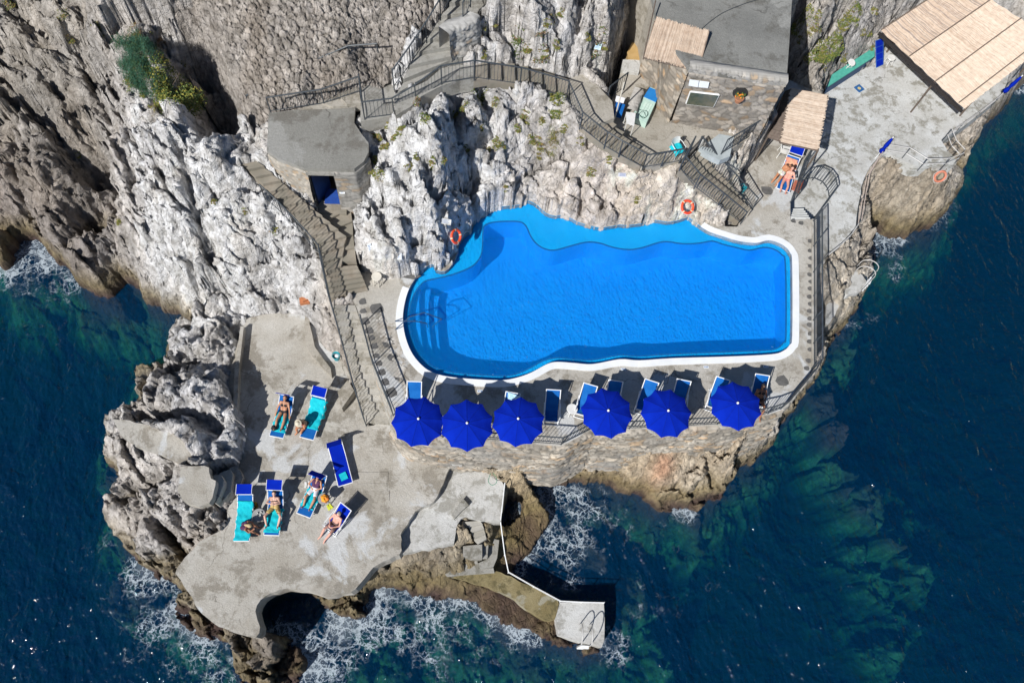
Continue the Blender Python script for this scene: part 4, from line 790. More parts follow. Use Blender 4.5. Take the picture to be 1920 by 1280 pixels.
railing([(680,608,6.03),(699,682,6.03),(724,745,6.03),(737,778,6.03)], 'iron railing on the pool deck edge next to the dark paving stones')
railing([(764,804,6.03),(830,819,6.03),(905,823,6.03),(1052,833,6.03),(1115,801,6.03),(1180,803,6.03),(1285,798,6.03),(1345,795,6.03),(1440,775,6.03),(1464,766,6.03),(1516,704,6.03),(1522,690,6.03)], 'iron railing behind the row of blue sunshades', h=.95)
railing([(1525,688,6.07),(1525,600,6.07),(1525,510,6.07),(1525,414,6.07)], 'straight iron railing along the right side of the pool', h=1.0, sp=.11)
railing([(508,211,10.35),(608,196,10.4),(678,172,10.6)], 'iron railing on the back edge of the flat grey hut roof', h=.9)
railing([(678,172,10.62),(684,224,10.62),(739,217,10.62)], 'iron railing round the corner landing above the hut roof', h=1.05)
railing([(739,217,10.65),(780,193,10.9),(828,158,11.32),(889,148,11.32),(975,160,10.7),(1062,184,10.12)], 'iron railing in front of the high walkway over the white rocks', h=1.05)
railing([(739,165,11.1),(770,122,11.7),(800,78,12.2),(826,35,12.7),(850,-10,13.2)], 'iron railing at the left of the wide upper steps', h=1.0)
railing([(868,42,12.8),(882,10,13.2),(890,-20,13.4)], 'short iron railing at the top edge of the picture above the low stone wall', h=1.0)
railing([(1062,184,10.1),(1087,240,10.05),(1133,276,9.45),(1160,292,9.3),(1205,316,9.03)], 'iron railing on the outer side of the steps to the bar terrace', h=1.0)
railing([(1205,316,9.03),(1240,310,9.03),(1274,304,9.03)], 'iron railing in front of the teal draped chair', h=.95)
railing([(1137,192,9.6),(1152,180,9.5),(1170,166,9.4)], 'small iron gate panel at the foot of the dark cleft', h=1.0)
railing([(1274,318,8.95),(1302,352,8.2),(1346,386,7.1),(1388,420,6.03)], 'lower iron railing of the steps from the bar to the pool', h=1.0)
railing([(1306,280,8.95),(1336,316,8.1),(1370,350,7.1),(1410,392,6.03)], 'upper iron railing of the steps from the bar to the pool', h=.9)
railing([(1274,318,9.0),(1293,284,9.0)], 'dark iron panel across the head of the steps beside the teal chair', h=1.05)
railing([(1352,289,9.1),(1384,270,9.05),(1415,251,9.03)], 'slanting iron railing at the corner of the bar building', h=1.0)
railing([(1482,379,6.03),(1496,338,6.03),(1508,302,6.03)], 'straight iron railing beside the sunbeds by the small straw pavilion', h=1.0)
arc = [(1508,338,5.2),(1524,336,5.1),(1540,343,5.0),(1550,356,4.95),(1553,372,4.92)]
railing(arc, 'curved iron railing round the foot of the white painted steps', h=1.05)
railing([(1553,372,4.92),(1524,412,4.92)], 'short iron railing joining the curved one to the pool wall', h=1.0)
def tube_rail(pts, label, h=.9, m=None, rails=(1, .5), r=.02, pm=None):
    W_ = [P(*p) for p in pts]; o = W_[0].copy(); t = thing('handrail', o, label, 'handrail'); m = m or steel
    W_ = [p-o for p in W_]
    for k in rails: b = MB(); b.path([p+Vector((0, 0, h*k)) for p in W_], r, 6); b.build('rail', m, t)
    for p in W_: b = MB(); b.bar(p-Vector((0, 0, .15)), p+Vector((0, 0, h)), .024, 6); b.build('post', pm or iron, t)
    return t
tube_rail([(1648,290,4.9),(1691,297,4.9),(1723,317,4.9),(1765,316,4.9),(1790,306,4.9)], 'pale tube handrail on the edge above the brown boulder and faded life ring', h=.85)
tube_rail([(1603,427,4.9),(1611,380,4.9),(1619,340,4.9),(1648,292,4.9)], 'pale pinkish tube handrail along the curved path edge', h=.7, m=mat('pink_tube', (.50, .40, .35), (.60, .50, .44), 8, .5))
tube_rail([(1546,486,4.9),(1570,467,4.9),(1590,447,4.9),(1602,429,4.9)], 'pale tube handrail above the foam filled gap', h=.5)
tube_rail([(1768,262,4.9),(1796,243,4.9),(1830,219,4.9),(1862,194,4.9),(1886,172,4.9)], 'pale tube handrail along the edge beside the big straw roof', h=.5)
tube_rail([(1768,262,4.9),(1776,283,4.9),(1792,300,4.9)], 'pale double tube handrail closing the gap at the sea corner', h=.85)
tube_rail([(938,978,2.3),(946,1040,1.5),(953,1073,1.1),(1000,1100,1.05),(1050,1127,1.08),(1090,1129,1.08),(1131,1130,1.08)], 'white tube handrail running out along the jetty', h=.30, m=whitep, rails=(1, .2), pm=whitep, r=.014)
tube_rail([(946,908,2.9),(938,978,2.4)], 'white rope rail between the boulder and the jetty handrail', h=.35, m=whitep, rails=(1,), r=.02)
t = tube_rail([(465,190,9.5),(560,138,10.9),(655,98,11.9),(708,94,12.1)], 'dark slanting handrail fixed on the sloping rubble wall', h=.35, m=iron, rails=(1,), r=.035)
# ---- ray on a vertical wall
def on_wall(px, py, A, B, off=0.):
    v = Vector(RC@np.array([(px-CX)/F, -(py-CY)/F, -1.])); o = Vector((0, 0, H)); n = Vector((-(B-A).y, (B-A).x, 0)).normalized()
    if n.dot(o-A) < 0: n = -n
    t = (A+n*off-o).dot(n)/v.dot(n); return o+v*t
# ---- hut with the flat roof and the dark doorway
z7 = 7.7
hut = thing('stone_hut', P(600, 317, SZ), 'low stone hut with a flat grey concrete roof and a dark doorway', 'hut'); ho = -Vector(hut.location)
def shift(o, v): o.location = v; return o
b = MB(); b.prism(poly(door_roof_px, SZ), SZ-.22, SZ); shift(b.build('roof', concrete('hut_roof', (.22, .215, .195), (.285, .28, .255), (.17, .16, .14), .45, .1, light=(.31, .305, .285)), parent=hut), ho)
wl_ = [W2(p, SZ) for p in [(500,284),(520,298),(545,307),(574,316)]]; wr_ = [W2(p, SZ) for p in [(623,317),(664,318),(682,305),(692,290)]]
shift(masonry('wall', wl_, SZ-.22, 6.9, .06, .16, .13, .03, (.36, .33, .285), .4, thick=.5, parent=hut, side=1, mort=.75), ho)
shift(masonry('wall', wr_, SZ-.22, 6.9, .05, .5, .2, .02, (.28, .27, .25), .3, thick=.5, parent=hut, side=1), ho)
A = Vector((*wl_[-1], 0)); B_ = Vector((*wr_[0], 0)); e = (B_-A).normalized(); nn = Vector((-e.y, e.x, 0))
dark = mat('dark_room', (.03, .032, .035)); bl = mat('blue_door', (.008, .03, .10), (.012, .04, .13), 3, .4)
b = MB(); b.prism([tuple((A+v)[:2]) for v in (-e*.05-nn*.05, e*((B_-A).length+.05)-nn*.05, e*((B_-A).length+.05)+nn*.25, -e*.05+nn*.25)], SZ-.40, SZ-.225); shift(b.build('lintel', concD, parent=hut), ho)
b = MB()
for p0, p1 in ((A-e*.02, A-e*.02+nn*2.0), (B_+e*.02, B_+e*.02+nn*2.0), (A+nn*2.0, B_+nn*2.0)):
    d_ = (p1-p0).normalized(); s_ = Vector((-d_.y, d_.x, 0))*.05; b.prism([tuple(q[:2]) for q in (p0-s_, p1-s_, p1+s_, p0+s_)], 6.9, SZ-.23)
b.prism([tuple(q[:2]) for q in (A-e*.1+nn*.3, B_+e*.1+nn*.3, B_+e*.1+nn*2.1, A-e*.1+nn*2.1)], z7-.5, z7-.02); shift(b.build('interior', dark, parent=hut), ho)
b = MB(); h_ = A+e*.05+nn*.12; d_ = (nn*.85+e*.42).normalized(); s_ = Vector((-d_.y, d_.x, 0))*.022
b.prism([tuple(q[:2]) for q in (h_-s_, h_+d_*1.0-s_, h_+d_*1.0+s_, h_+s_)], z7-.1, SZ-.45); dr = shift(b.build('door', bl, parent=hut), ho)
b = MB(); q = h_+d_*.9; b.bar(q+Vector((0, 0, z7+1.0))-s_*3, q+Vector((0, 0, z7+1.0))+s_*3, .02); b.build('handle', steel, parent=dr)
b = MB(); q = (A+B_)/2+nn*.35+e*.2; b.prism([tuple((q+v)[:2]) for v in (-e*.42-nn*.25, e*.42-nn*.25, e*.42+nn*.5, -e*.42+nn*.5)], z7-.02, z7+.02); b.build('door_mat', mat('mat_blue', (.01, .05, .28), (.012, .07, .34), 6, .8), label='blue mat on the threshold of the dark doorway', cat='door mat')
b = MB(); b.prism([tuple((A+v)[:2]) for v in (-nn*.35-e*.1, nn*.35-e*.1, nn*.35+e*1.25, -nn*.35+e*1.25)], 6.9, z7-.03); b.build('door_sill', stpB, label='stone threshold in front of the dark doorway', cat='threshold')
# ---- bar building
fA, fB, fC = P(1258,228,BZ), P(1350,243,BZ), P(1422,253,BZ); BT = 12.35
bar = thing('bar_building', fA, 'stone bar building with a large flat grey roof and a white framed serving hatch', 'building'); bo = -Vector(fA)
roofp = [W2(p, BT) for p in [(1298,140),(1330,133),(1400,143),(1474,154),(1480,80),(1485,0),(1490,-70),(1180,-70),(1222,-10),(1230,30),(1258,62),(1268,100)]]
f0 = (fA.x, fA.y)
roofp[0] = f0; roofp[1] = (fB.x, fB.y); roofp[2] = ((fB.x+fC.x)/2, (fB.y+fC.y)/2); roofp[3] = (fC.x, fC.y)
b = MB(); b.prism(roofp, BT-.25, BT); shift(b.build('roof', concrete('bar_roof', (.19, .19, .178), (.27, .268, .25), (.145, .14, .125), .35, .1, light=(.30, .298, .28)), parent=bar), bo)
inner = offs(roofp, .5, True)
b = MB(); b.prism([tuple(p) for p in roofp[4:]]+[(fA.x+.3, fA.y+.4), (fC.x-.3, fC.y+.4)], 8.0, BT-.26); shift(b.build('core', concB, parent=bar), bo)
strA = dict(batter=.015, su=.34, sv=.22, amp=.05, base=(.27, .245, .215), var=.75, thick=.35)
shift(masonry('front_wall', [(fA.x, fA.y), (fB.x, fB.y), (fC.x, fC.y)], BT-.25, BZ-.3, parent=bar, **strA), bo)
shift(masonry('side_wall', [roofp[9], roofp[10], roofp[11], f0], BT-.25, BZ-.3, parent=bar, **{**strA, 'base': (.33, .29, .24)}), bo)
shift(masonry('end_wall', [(fC.x, fC.y), roofp[4]], BT-.25, 5.9, parent=bar, **strA), bo)
shift(masonry('roof_edge', [(f0[0]-.05, f0[1]), (fC.x+.05, fC.y-.02)], BT+.07, BT-.26, batter=0, su=.22, sv=.3, amp=.02, base=(.36, .345, .32), var=.4, thick=.42, parent=bar), bo)
fr = on_wall
def panel(pxs, A, B, off, th, m, name, parent=None, **kw):
    q = [on_wall(x, y, A, B, off) for x, y in pxs]; b = MB(); b.sheet(*q, th); return b.build(name, m, parent, **kw), q
hatch_px = [(1295,172),(1348,178),(1337,200),(1287,194)]
hatch, q = panel(hatch_px, fA, fB, .13, .05, mat('hatch_glass', (.06, .08, .06), (.14, .13, .09), 2, .15), 'serving_hatch', bar); hatch.location = bo
b = MB(); b.path(q+[q[0]], .045, 5); b.build('frame', whitep, parent=hatch)
b = MB()
for k in range(5): a_ = q[0].lerp(q[1], .1+.18*k)+Vector((0, -.03, 0)); c_ = q[3].lerp(q[2], .28+.16*k)+Vector((0, -.03, 0)); b.bar(a_, c_, .018, 4)
b.build('bars', mat('bar_wood', (.22, .19, .14)), parent=hatch)
def text(s, size, loc, xdir, ndir, m, name, parent=None, ext=.006, align='CENTER'):
    cu = bpy.data.curves.new(name, 'FONT'); cu.body = s; cu.size = size; cu.extrude = ext; cu.align_x = align; cu.align_y = 'CENTER'
    o = bpy.data.objects.new(name, cu); col.objects.link(o); x = xdir.normalized(); n = ndir.normalized(); y = n.cross(x)
    M = Matrix([[x.x, y.x, n.x, loc.x], [x.y, y.y, n.y, loc.y], [x.z, y.z, n.z, loc.z], [0, 0, 0, 1]])
    dg = bpy.context.evaluated_depsgraph_get(); me = bpy.data.meshes.new_from_object(o.evaluated_get(dg)); col.objects.unlink(o); bpy.data.objects.remove(o)
    me.transform(M); return new(name, me, parent, m)
signw = mat('sign_board', (.72, .76, .79), (.78, .81, .83), 3, .4); inkb = mat('sign_ink', (.02, .10, .30)); 
xd = (fB-fA).normalized(); nd_ = Vector((xd.y, -xd.x, 0))
for pxs, s, sz, lb in [([(1293,149),(1310.5,151.5),(1308.5,163),(1291,160)], 'LIFEGUARD', .1, 'left white sign board with small lettering above the serving hatch'), ([(1311.5,151.5),(1330,154),(1327.5,164.5),(1309.5,163)], 'BAR', .24, 'white sign board reading BAR above the serving hatch')]:
    o, q = panel(pxs, fA, fB, .12, .03, signw, 'sign', label=lb, cat='sign'); c = (q[0]+q[2])/2+nd_*.012
    if s == 'BAR': text(s, sz, c, xd, nd_, inkb, 'lettering', o)
    else:
        b = MB()
        for k in range(2): b.box(c+Vector((0, 0, .05-.1*k)), (.42-.14*k, .012, .03), rz=math.atan2(xd.y, xd.x))
        b.build('lettering', inkb, o)
nc = on_wall(1388, 175, fB, fC, .1)
b = MB(); M_ = []
for i in range(20): a = 2*math.pi*i/20; M_.append(nc+xd*.31*math.cos(a)+Vector((0, 0, .30*math.sin(a))))
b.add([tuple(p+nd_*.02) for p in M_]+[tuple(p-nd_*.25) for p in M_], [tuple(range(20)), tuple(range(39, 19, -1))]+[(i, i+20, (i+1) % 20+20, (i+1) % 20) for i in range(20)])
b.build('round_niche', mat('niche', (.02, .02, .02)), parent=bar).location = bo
b = MB(); b.lathe([(.12, -.34), (.19, -.1), (.21, -.1), (.2, -.06), (.05, -.08)], 14, tuple(nc+nd_*.16)); pot = b.build('flower_pot', mat('terracotta', (.38, .17, .09)), label='terracotta pot with orange and yellow flowers in the round niche of the bar wall', cat='flower pot')
b = MB(); rn = random.Random(3)
for i in range(30):
    p = nc+nd_*.16+Vector((rn.uniform(-.18, .18), rn.uniform(-.06, .06), rn.uniform(-.06, .16))); b.cur = 0 if i % 3 else 1; b.box(p, (.05, .05, .04), rn.random()*3, rn.random()*3)
b.build('flowers', [mat('flower_green', (.08, .13, .03)), mat('flower_orange', (.75, .25, .02))], pot)
# bits of low stone wall
def lowwall(px, zt, zb, label, **kw): return masonry('stone_wall', [W2(p, zt) for p in px], zt, zb, label=label, cat='stone wall', **kw)
lowwall([(840,62),(852,52),(868,48),(892,38),(898,28)], 13.1, 11.6, 'low rounded stone parapet at the foot of the upper steps', thick=.5, batter=.1, su=.3, sv=.2, amp=.06, base=(.42,.41,.39))
lowwall([(1192,208),(1199,185),(1206,168)], 9.6, 8.6, 'stone wall between the dark passage and the green basin', thick=.4, batter=.1, su=.3, sv=.2, amp=.05, base=(.42,.40,.37))
b = MB(); b.prism(poly([(1176,98,9.3),(1185,80,9.3),(1210,76,9.3),(1206,112,9.3),(1178,110,9.3)], 9.3), 8.9, 9.3); b.build('ochre_floor', mat('ochre', (.42, .27, .10), (.50, .33, .14), 3, .8), kind='structure')
b = MB(); b.prism(poly([(1168,112,9.25),(1202,112,9.25),(1198,135,9.25),(1165,130,9.25)], 9.25), 8.9, 9.25); b.build('grey_floor', concP, kind='structure')
# ------------------------------------------------------------------ things on the rocks and decks
def ground(px, py, zlo=-1.5):
    v = RC@np.array([(px-CX)/F, -(py-CY)/F, -1.]); z = 16.
    while z > zlo:
        t = (z-H)/v[2]; x, y = v[0]*t, v[1]*t
        i = int(np.searchsorted(ax, x)); j = int(np.searchsorted(ay, y))
        if 0 < i < len(ax) and 0 < j < len(ay) and max(Z[j, i], Zs[j, i] if inS[j, i] else -9) >= z: return Vector((x, y, z))
        z -= .04
    return P(px, py, zlo)
def stripdir(a, b): return math.atan2(-(b.x-a.x), b.y-a.y)     # rotation that turns local +Y along a->b
canvas = mat('blue_canvas', (.0015, .016, .33), (.002, .022, .40), 2, .75, .15, 60)
navyc = mat('navy_canvas', (.003, .012, .16), (.005, .018, .20), 2, .8)
midb = mat('sling_blue', (.008, .10, .36), (.014, .13, .42), 3, .7, .2, 60)
teal = mat('turquoise_towel', (.01, .42, .52), (.02, .55, .62), 7, .95, .6, 45)
wht = mat('white_plastic', (.66, .66, .63), (.75, .74, .72), 6, .45)
cream = mat('cream_plastic', (.60, .56, .48), (.68, .64, .56), 6, .5)
for m_ in (canvas, navyc, midb, teal): m_.node_tree.nodes['Principled BSDF'].inputs['Specular IOR Level'].default_value = .08; m_.node_tree.nodes['Principled BSDF'].inputs['Roughness'].default_value = 1
# ---- sunshades
def sunshade():
    t = thing('sunshade', (0, 0, 0), '', 'sunshade', 'open blue sunshades along the pool'); n = 10; R = 1.03; top = 2.3; b = MB(); v = [(0, 0, top)]; f = []; rings = [(.12, .012), (.35, .06), (.6, .13), (.82, .21), (1, .31)]
    m_ = 6
    for fr_, dz in rings:
        for k in range(n*m_):
            a = 2*math.pi*k/(n*m_); s = (k % m_)/m_; sag = math.sin(math.pi*s); r = R*fr_*(1-.085*sag*fr_**2)*(math.cos(math.pi/n)/math.cos((s-.5)*2*math.pi/n)*.5+.5)
            v.append((r*math.cos(a), r*math.sin(a), top-dz-.012*sag*fr_))
    L_ = n*m_
    for k in range(L_): f.append((0, 1+k, 1+(k+1) % L_))
    for i in range(len(rings)-1):
        for k in range(L_): f.append((1+i*L_+k, 1+(i+1)*L_+k, 1+(i+1)*L_+(k+1) % L_, 1+i*L_+(k+1) % L_))
    b.add(v, f); c = b.build('canopy', canvas, t, smooth=False)
    c.data.polygons.foreach_set('use_smooth', [True]*len(c.data.polygons))
    b = MB()
    for k in range(n): a = 2*math.pi*k/n; b.path([Vector((rr*R*math.cos(a), rr*R*math.sin(a), top-dz+.004)) for rr, dz in [(.02, 0)]+rings], .006, 4)
    b.build('seams', navyc, c)
    b = MB(); b.lathe([(.02, -.02), (.045, 0), (.05, .03), (.035, .07), (.01, .085)], 14, (0, 0, top)); b.build('finial', whitep, t)
    b = MB(); b.bar((0, 0, .05), (0, 0, top), .022, 8); b.build('pole', whitep, t)
    for k in range(n): a = 2*math.pi*k/n; b = MB(); b.bar((0, 0, top-.06), (R*.98*math.cos(a), R*.98*math.sin(a), top-.40), .008, 4); b.build('rib', steel, t)
    b = MB(); b.lathe([(.26, 0), (.27, .05), (.2, .09), (.05, .1), (.03, .3)], 18); b.build('base', concD, t)
    return t
proto = sunshade(); places = [(778,785,.1,'leftmost of the open blue sunshades at the head of the long stairs'), (875,788,.35,'second blue sunshade from the left above the small dark opening in the wall'), (979,789,.2,'third blue sunshade from the left half covering a chair with a striped towel'),
 (1137,767,.45,'fourth blue sunshade from the left beside the small round white table'), (1248,768,.05,'fifth blue sunshade from the left with two chairs behind it'), (1389,759,.3,'rightmost open blue sunshade standing apart with a person half hidden behind it')]
for i, (px, py, rz, lb) in enumerate(places):
    o = proto if i == 0 else copy_tree(proto); q = P(px, py, DZ+2.33); o.location = (q.x, q.y, DZ); o.rotation_euler = (.055*math.sin(i*2.3), .055*math.cos(i*1.7), rz); o.scale = (1+.02*math.sin(i*3.1),)*3; o['label'] = lb
def furled(px, py, h, lean, lb):
    q = P(px, py, TZ); t = thing('furled_sunshade', q, lb, 'sunshade', 'furled blue sunshades'); t.rotation_euler = lean
    b = MB(); b.bar((0, 0, 0), (0, 0, h), .02, 8); b.build('pole', whitep, t)
    b = MB(); prof = [(.09, h*.32), (.12, h*.40), (.075, h*.5), (.07, h*.55), (.095, h*.62), (.085, h*.75), (.06, h*.9), (.025, h*.98)]; v = []; n = 20
    b.lathe([(r, z) for r, z in prof], n)
    b.v = [(x*(1+.18*math.sin(8*math.atan2(y, x))), y*(1+.18*math.sin(8*math.atan2(y, x))), z) for x, y, z in b.v]; cc = b.build('canopy', canvas, t, smooth=True)
    b = MB(); b.lathe([(.083, h*.52), (.083, h*.545)], 16); b.build('strap', navyc, cc)
    b = MB(); b.lathe([(.02, 0), (.035, .02), (.03, .06), (.005, .075)], 10, (0, 0, h)); b.build('finial', whitep, t)
furled(1641, 297, 1.65, (0, .05, 0), 'furled blue sunshade tied to the pale handrail above the brown boulder')
furled(1868, 186, 1.8, (.02, .12, 0), 'furled blue sunshade beside the outer corner of the big straw roof')
# ---- loungers of the lower terrace
def lounger(foot, head, z, ang, canopy, label, sheet=midb, group='blue sun loungers of the lower terrace'):
    a = P(*foot, z+.32); c = P(*head, z+.32); rz = stripdir(a, c); t = thing('sun_lounger', (a.x, a.y, z), label, 'sun lounger', group, rz)
    hw, hy, L_, hz = .31, 1.22, 1.92, .32; ca, sa = math.cos(ang), math.sin(ang); bl_ = L_-hy
    top = Vector((0, hy+bl_*ca, hz+bl_*sa)); b = MB()
    for s in (-1, 1): b.path([Vector((s*hw, 0, hz)), Vector((s*hw, hy, hz)), Vector((s*hw, top.y, top.z))], .02, 6); b.bar((s*hw, hy, hz), (s*hw, hy+.12, hz), .02)
    b.bar((-hw, 0, hz), (hw, 0, hz), .022); b.bar((-hw, top.y, top.z), (hw, top.y, top.z), .022); b.build('frame', whitep, t)
    b = MB(); w_ = hw-.015; n = 14; vs = []
    prof = [(.02+(hy-.02)*i/8, hz-.012*math.sin(math.pi*i/8)) for i in range(9)]+[(hy+bl_*ca*i/5, hz+bl_*sa*i/5) for i in range(1, 6)]
    for y, z_ in prof: vs += [(-w_, y, z_+.012), (w_, y, z_+.012), (-w_, y, z_-.003), (w_, y, z_-.003)]
    f = []
    for i in range(len(prof)-1): k = i*4; f += [(k, k+1, k+5, k+4), (k+2, k+6, k+7, k+3), (k, k+4, k+6, k+2), (k+1, k+3, k+7, k+5)]
    f += [(0, 2, 3, 1), (len(vs)-4, len(vs)-3, len(vs)-1, len(vs)-2)]
    b.add(vs, f); b.build('sling', sheet, t)
    for x, y in ((-hw, .22), (hw, .22), (-hw, 1.42), (hw, 1.42)): b = MB(); b.bar((x, y, 0), (x, y-.02, hz), .018, 6); b.build('leg', whitep, t)
    if canopy is not None:
        ar_ = .34; cx_ = Vector((0, top.y-.1*ca, top.z-.1*sa)); e1 = Vector((0, math.cos(canopy), math.sin(canopy))); p1 = cx_+Vector((0, -.02, .0))+Vector((0, .05, .30)); p2 = p1+e1*.42
        b = MB(); b.sheet(p1+Vector((-.31, 0, 0)), p1+Vector((.31, 0, 0)), p2+Vector((.31, 0, 0)), p2+Vector((-.31, 0, 0)), .018); cn = b.build('canopy', canvas, t)
        b = MB()
        for s in (-1, 1): b.bar(cx_+Vector((s*.32, 0, 0)), p1+Vector((s*.32, 0, 0)), .012); b.bar(p1+Vector((s*.32, 0, 0)), p2+Vector((s*.32, 0, 0)), .012)
        b.bar(p1-Vector((.32, 0, 0)), p1+Vector((.32, 0, 0)), .012); b.build('canopy_frame', whitep, cn)
    return t, (lambda v: Matrix.Rotation(rz, 4, 'Z')@Vector(v)+Vector((a.x, a.y, z)))
def towel(tf, rz, y0, y1, w_, label, m=teal, x0=0, ang=0, hy=1.22, seed=1, hz=.345, skew=0):
    nx, ny = 16, 34; v = []; f = []; sd = seed*7.7
    for j in range(ny+1):
        for i in range(nx+1):
            y = y0+(y1-y0)*j/ny; x = x0+w_*(i/nx-.5)+skew*(j/ny-.5)
            edge = .03*math.sin(j*.7+seed)+.02*math.sin(j*.31+seed); x += edge*(abs(i/nx-.5)*2)
            z_ = hz+(max(0, y-hy)*math.tan(ang) if y > hy else 0)+.012*abs(math.sin(x*13+y*9+sd+2*math.sin(y*4+sd)))+.010*math.sin(y*21+x*5+sd)
            ax_ = abs(x)-.33
            if ax_ > 0: z_ -= ax_*2.2
            v.append((x, y, z_))
    n1 = (nx+1)*(ny+1); v += [(x, y, z_-.012) for x, y, z_ in v]
    for j in range(ny):
        for i in range(nx): k = j*(nx+1)+i; f += [(k, k+1, k+nx+2, k+nx+1), (k+n1, k+n1+nx+1, k+n1+nx+2, k+n1+1)]
    for i in range(nx): f += [(i, i+n1, i+1+n1, i+1), (ny*(nx+1)+i, ny*(nx+1)+i+1, ny*(nx+1)+i+1+n1, ny*(nx+1)+i+n1)]
    for j in range(ny): k = j*(nx+1); f += [(k, k+nx+1, k+nx+1+n1, k+n1), (k+nx, k+nx+n1, k+2*nx+1+n1, k+2*nx+1)]
    b = MB(); b.add(v, f); o = b.build('towel', m, smooth=True, label=label, cat='towel'); tt = tf((0, 0, 0)); o.location = tt; o.rotation_euler = (0, 0, rz); return o
# ---- people
def remesh(mb, name, m, parent, vox=.013, **kw):
    me = bpy.data.meshes.new('tmp'); me.from_pydata([tuple(p) for p in mb.v], [], mb.f); o = bpy.data.objects.new('tmp', me); col.objects.link(o)
    md = o.modifiers.new('r', 'REMESH'); md.mode = 'VOXEL'; md.voxel_size = vox; sm = o.modifiers.new('s', 'SMOOTH'); sm.iterations = 3; sm.factor = .5
    dg = bpy.context.evaluated_depsgraph_get(); r = bpy.data.meshes.new_from_object(o.evaluated_get(dg)); bpy.data.objects.remove(o); r.name = name
    return new(name, r, parent, m, smooth=True, **kw)
def ball(mb, c, r, sc_=(1, 1, 1), rot=None, n=10):
    v = []; f = []
    for i in range(n+1):
        th = math.pi*i/n
        for k in range(2*n):
            ph = math.pi*k/n; p = Vector((r*sc_[0]*math.sin(th)*math.cos(ph), r*sc_[1]*math.sin(th)*math.sin(ph), r*sc_[2]*math.cos(th)))
            v.append((rot@p if rot else p)+Vector(c))
    for i in range(n):
        for k in range(2*n): f.append((i*2*n+k, (i+1)*2*n+k, (i+1)*2*n+(k+1) % (2*n), i*2*n+(k+1) % (2*n)))
    mb.add(v, f)
def limb(mb, a, b, ra, rb): mb.bar(a, b, ra, 12, rb); ball(mb, a, ra, n=6); ball(mb, b, rb, n=6)
SK = {}
def skin(k):
    cs = {'tan': ((.42, .20, .11), (.50, .25, .15)), 'pink': ((.60, .30, .23), (.66, .36, .28)), 'brown': ((.24, .10, .055), (.30, .135, .075)), 'orange': ((.48, .20, .10), (.55, .25, .13)), 'fair': ((.56, .33, .25), (.62, .38, .30))}[k]
    return mat('skin_'+k, cs[0], cs[1], 9, .5)
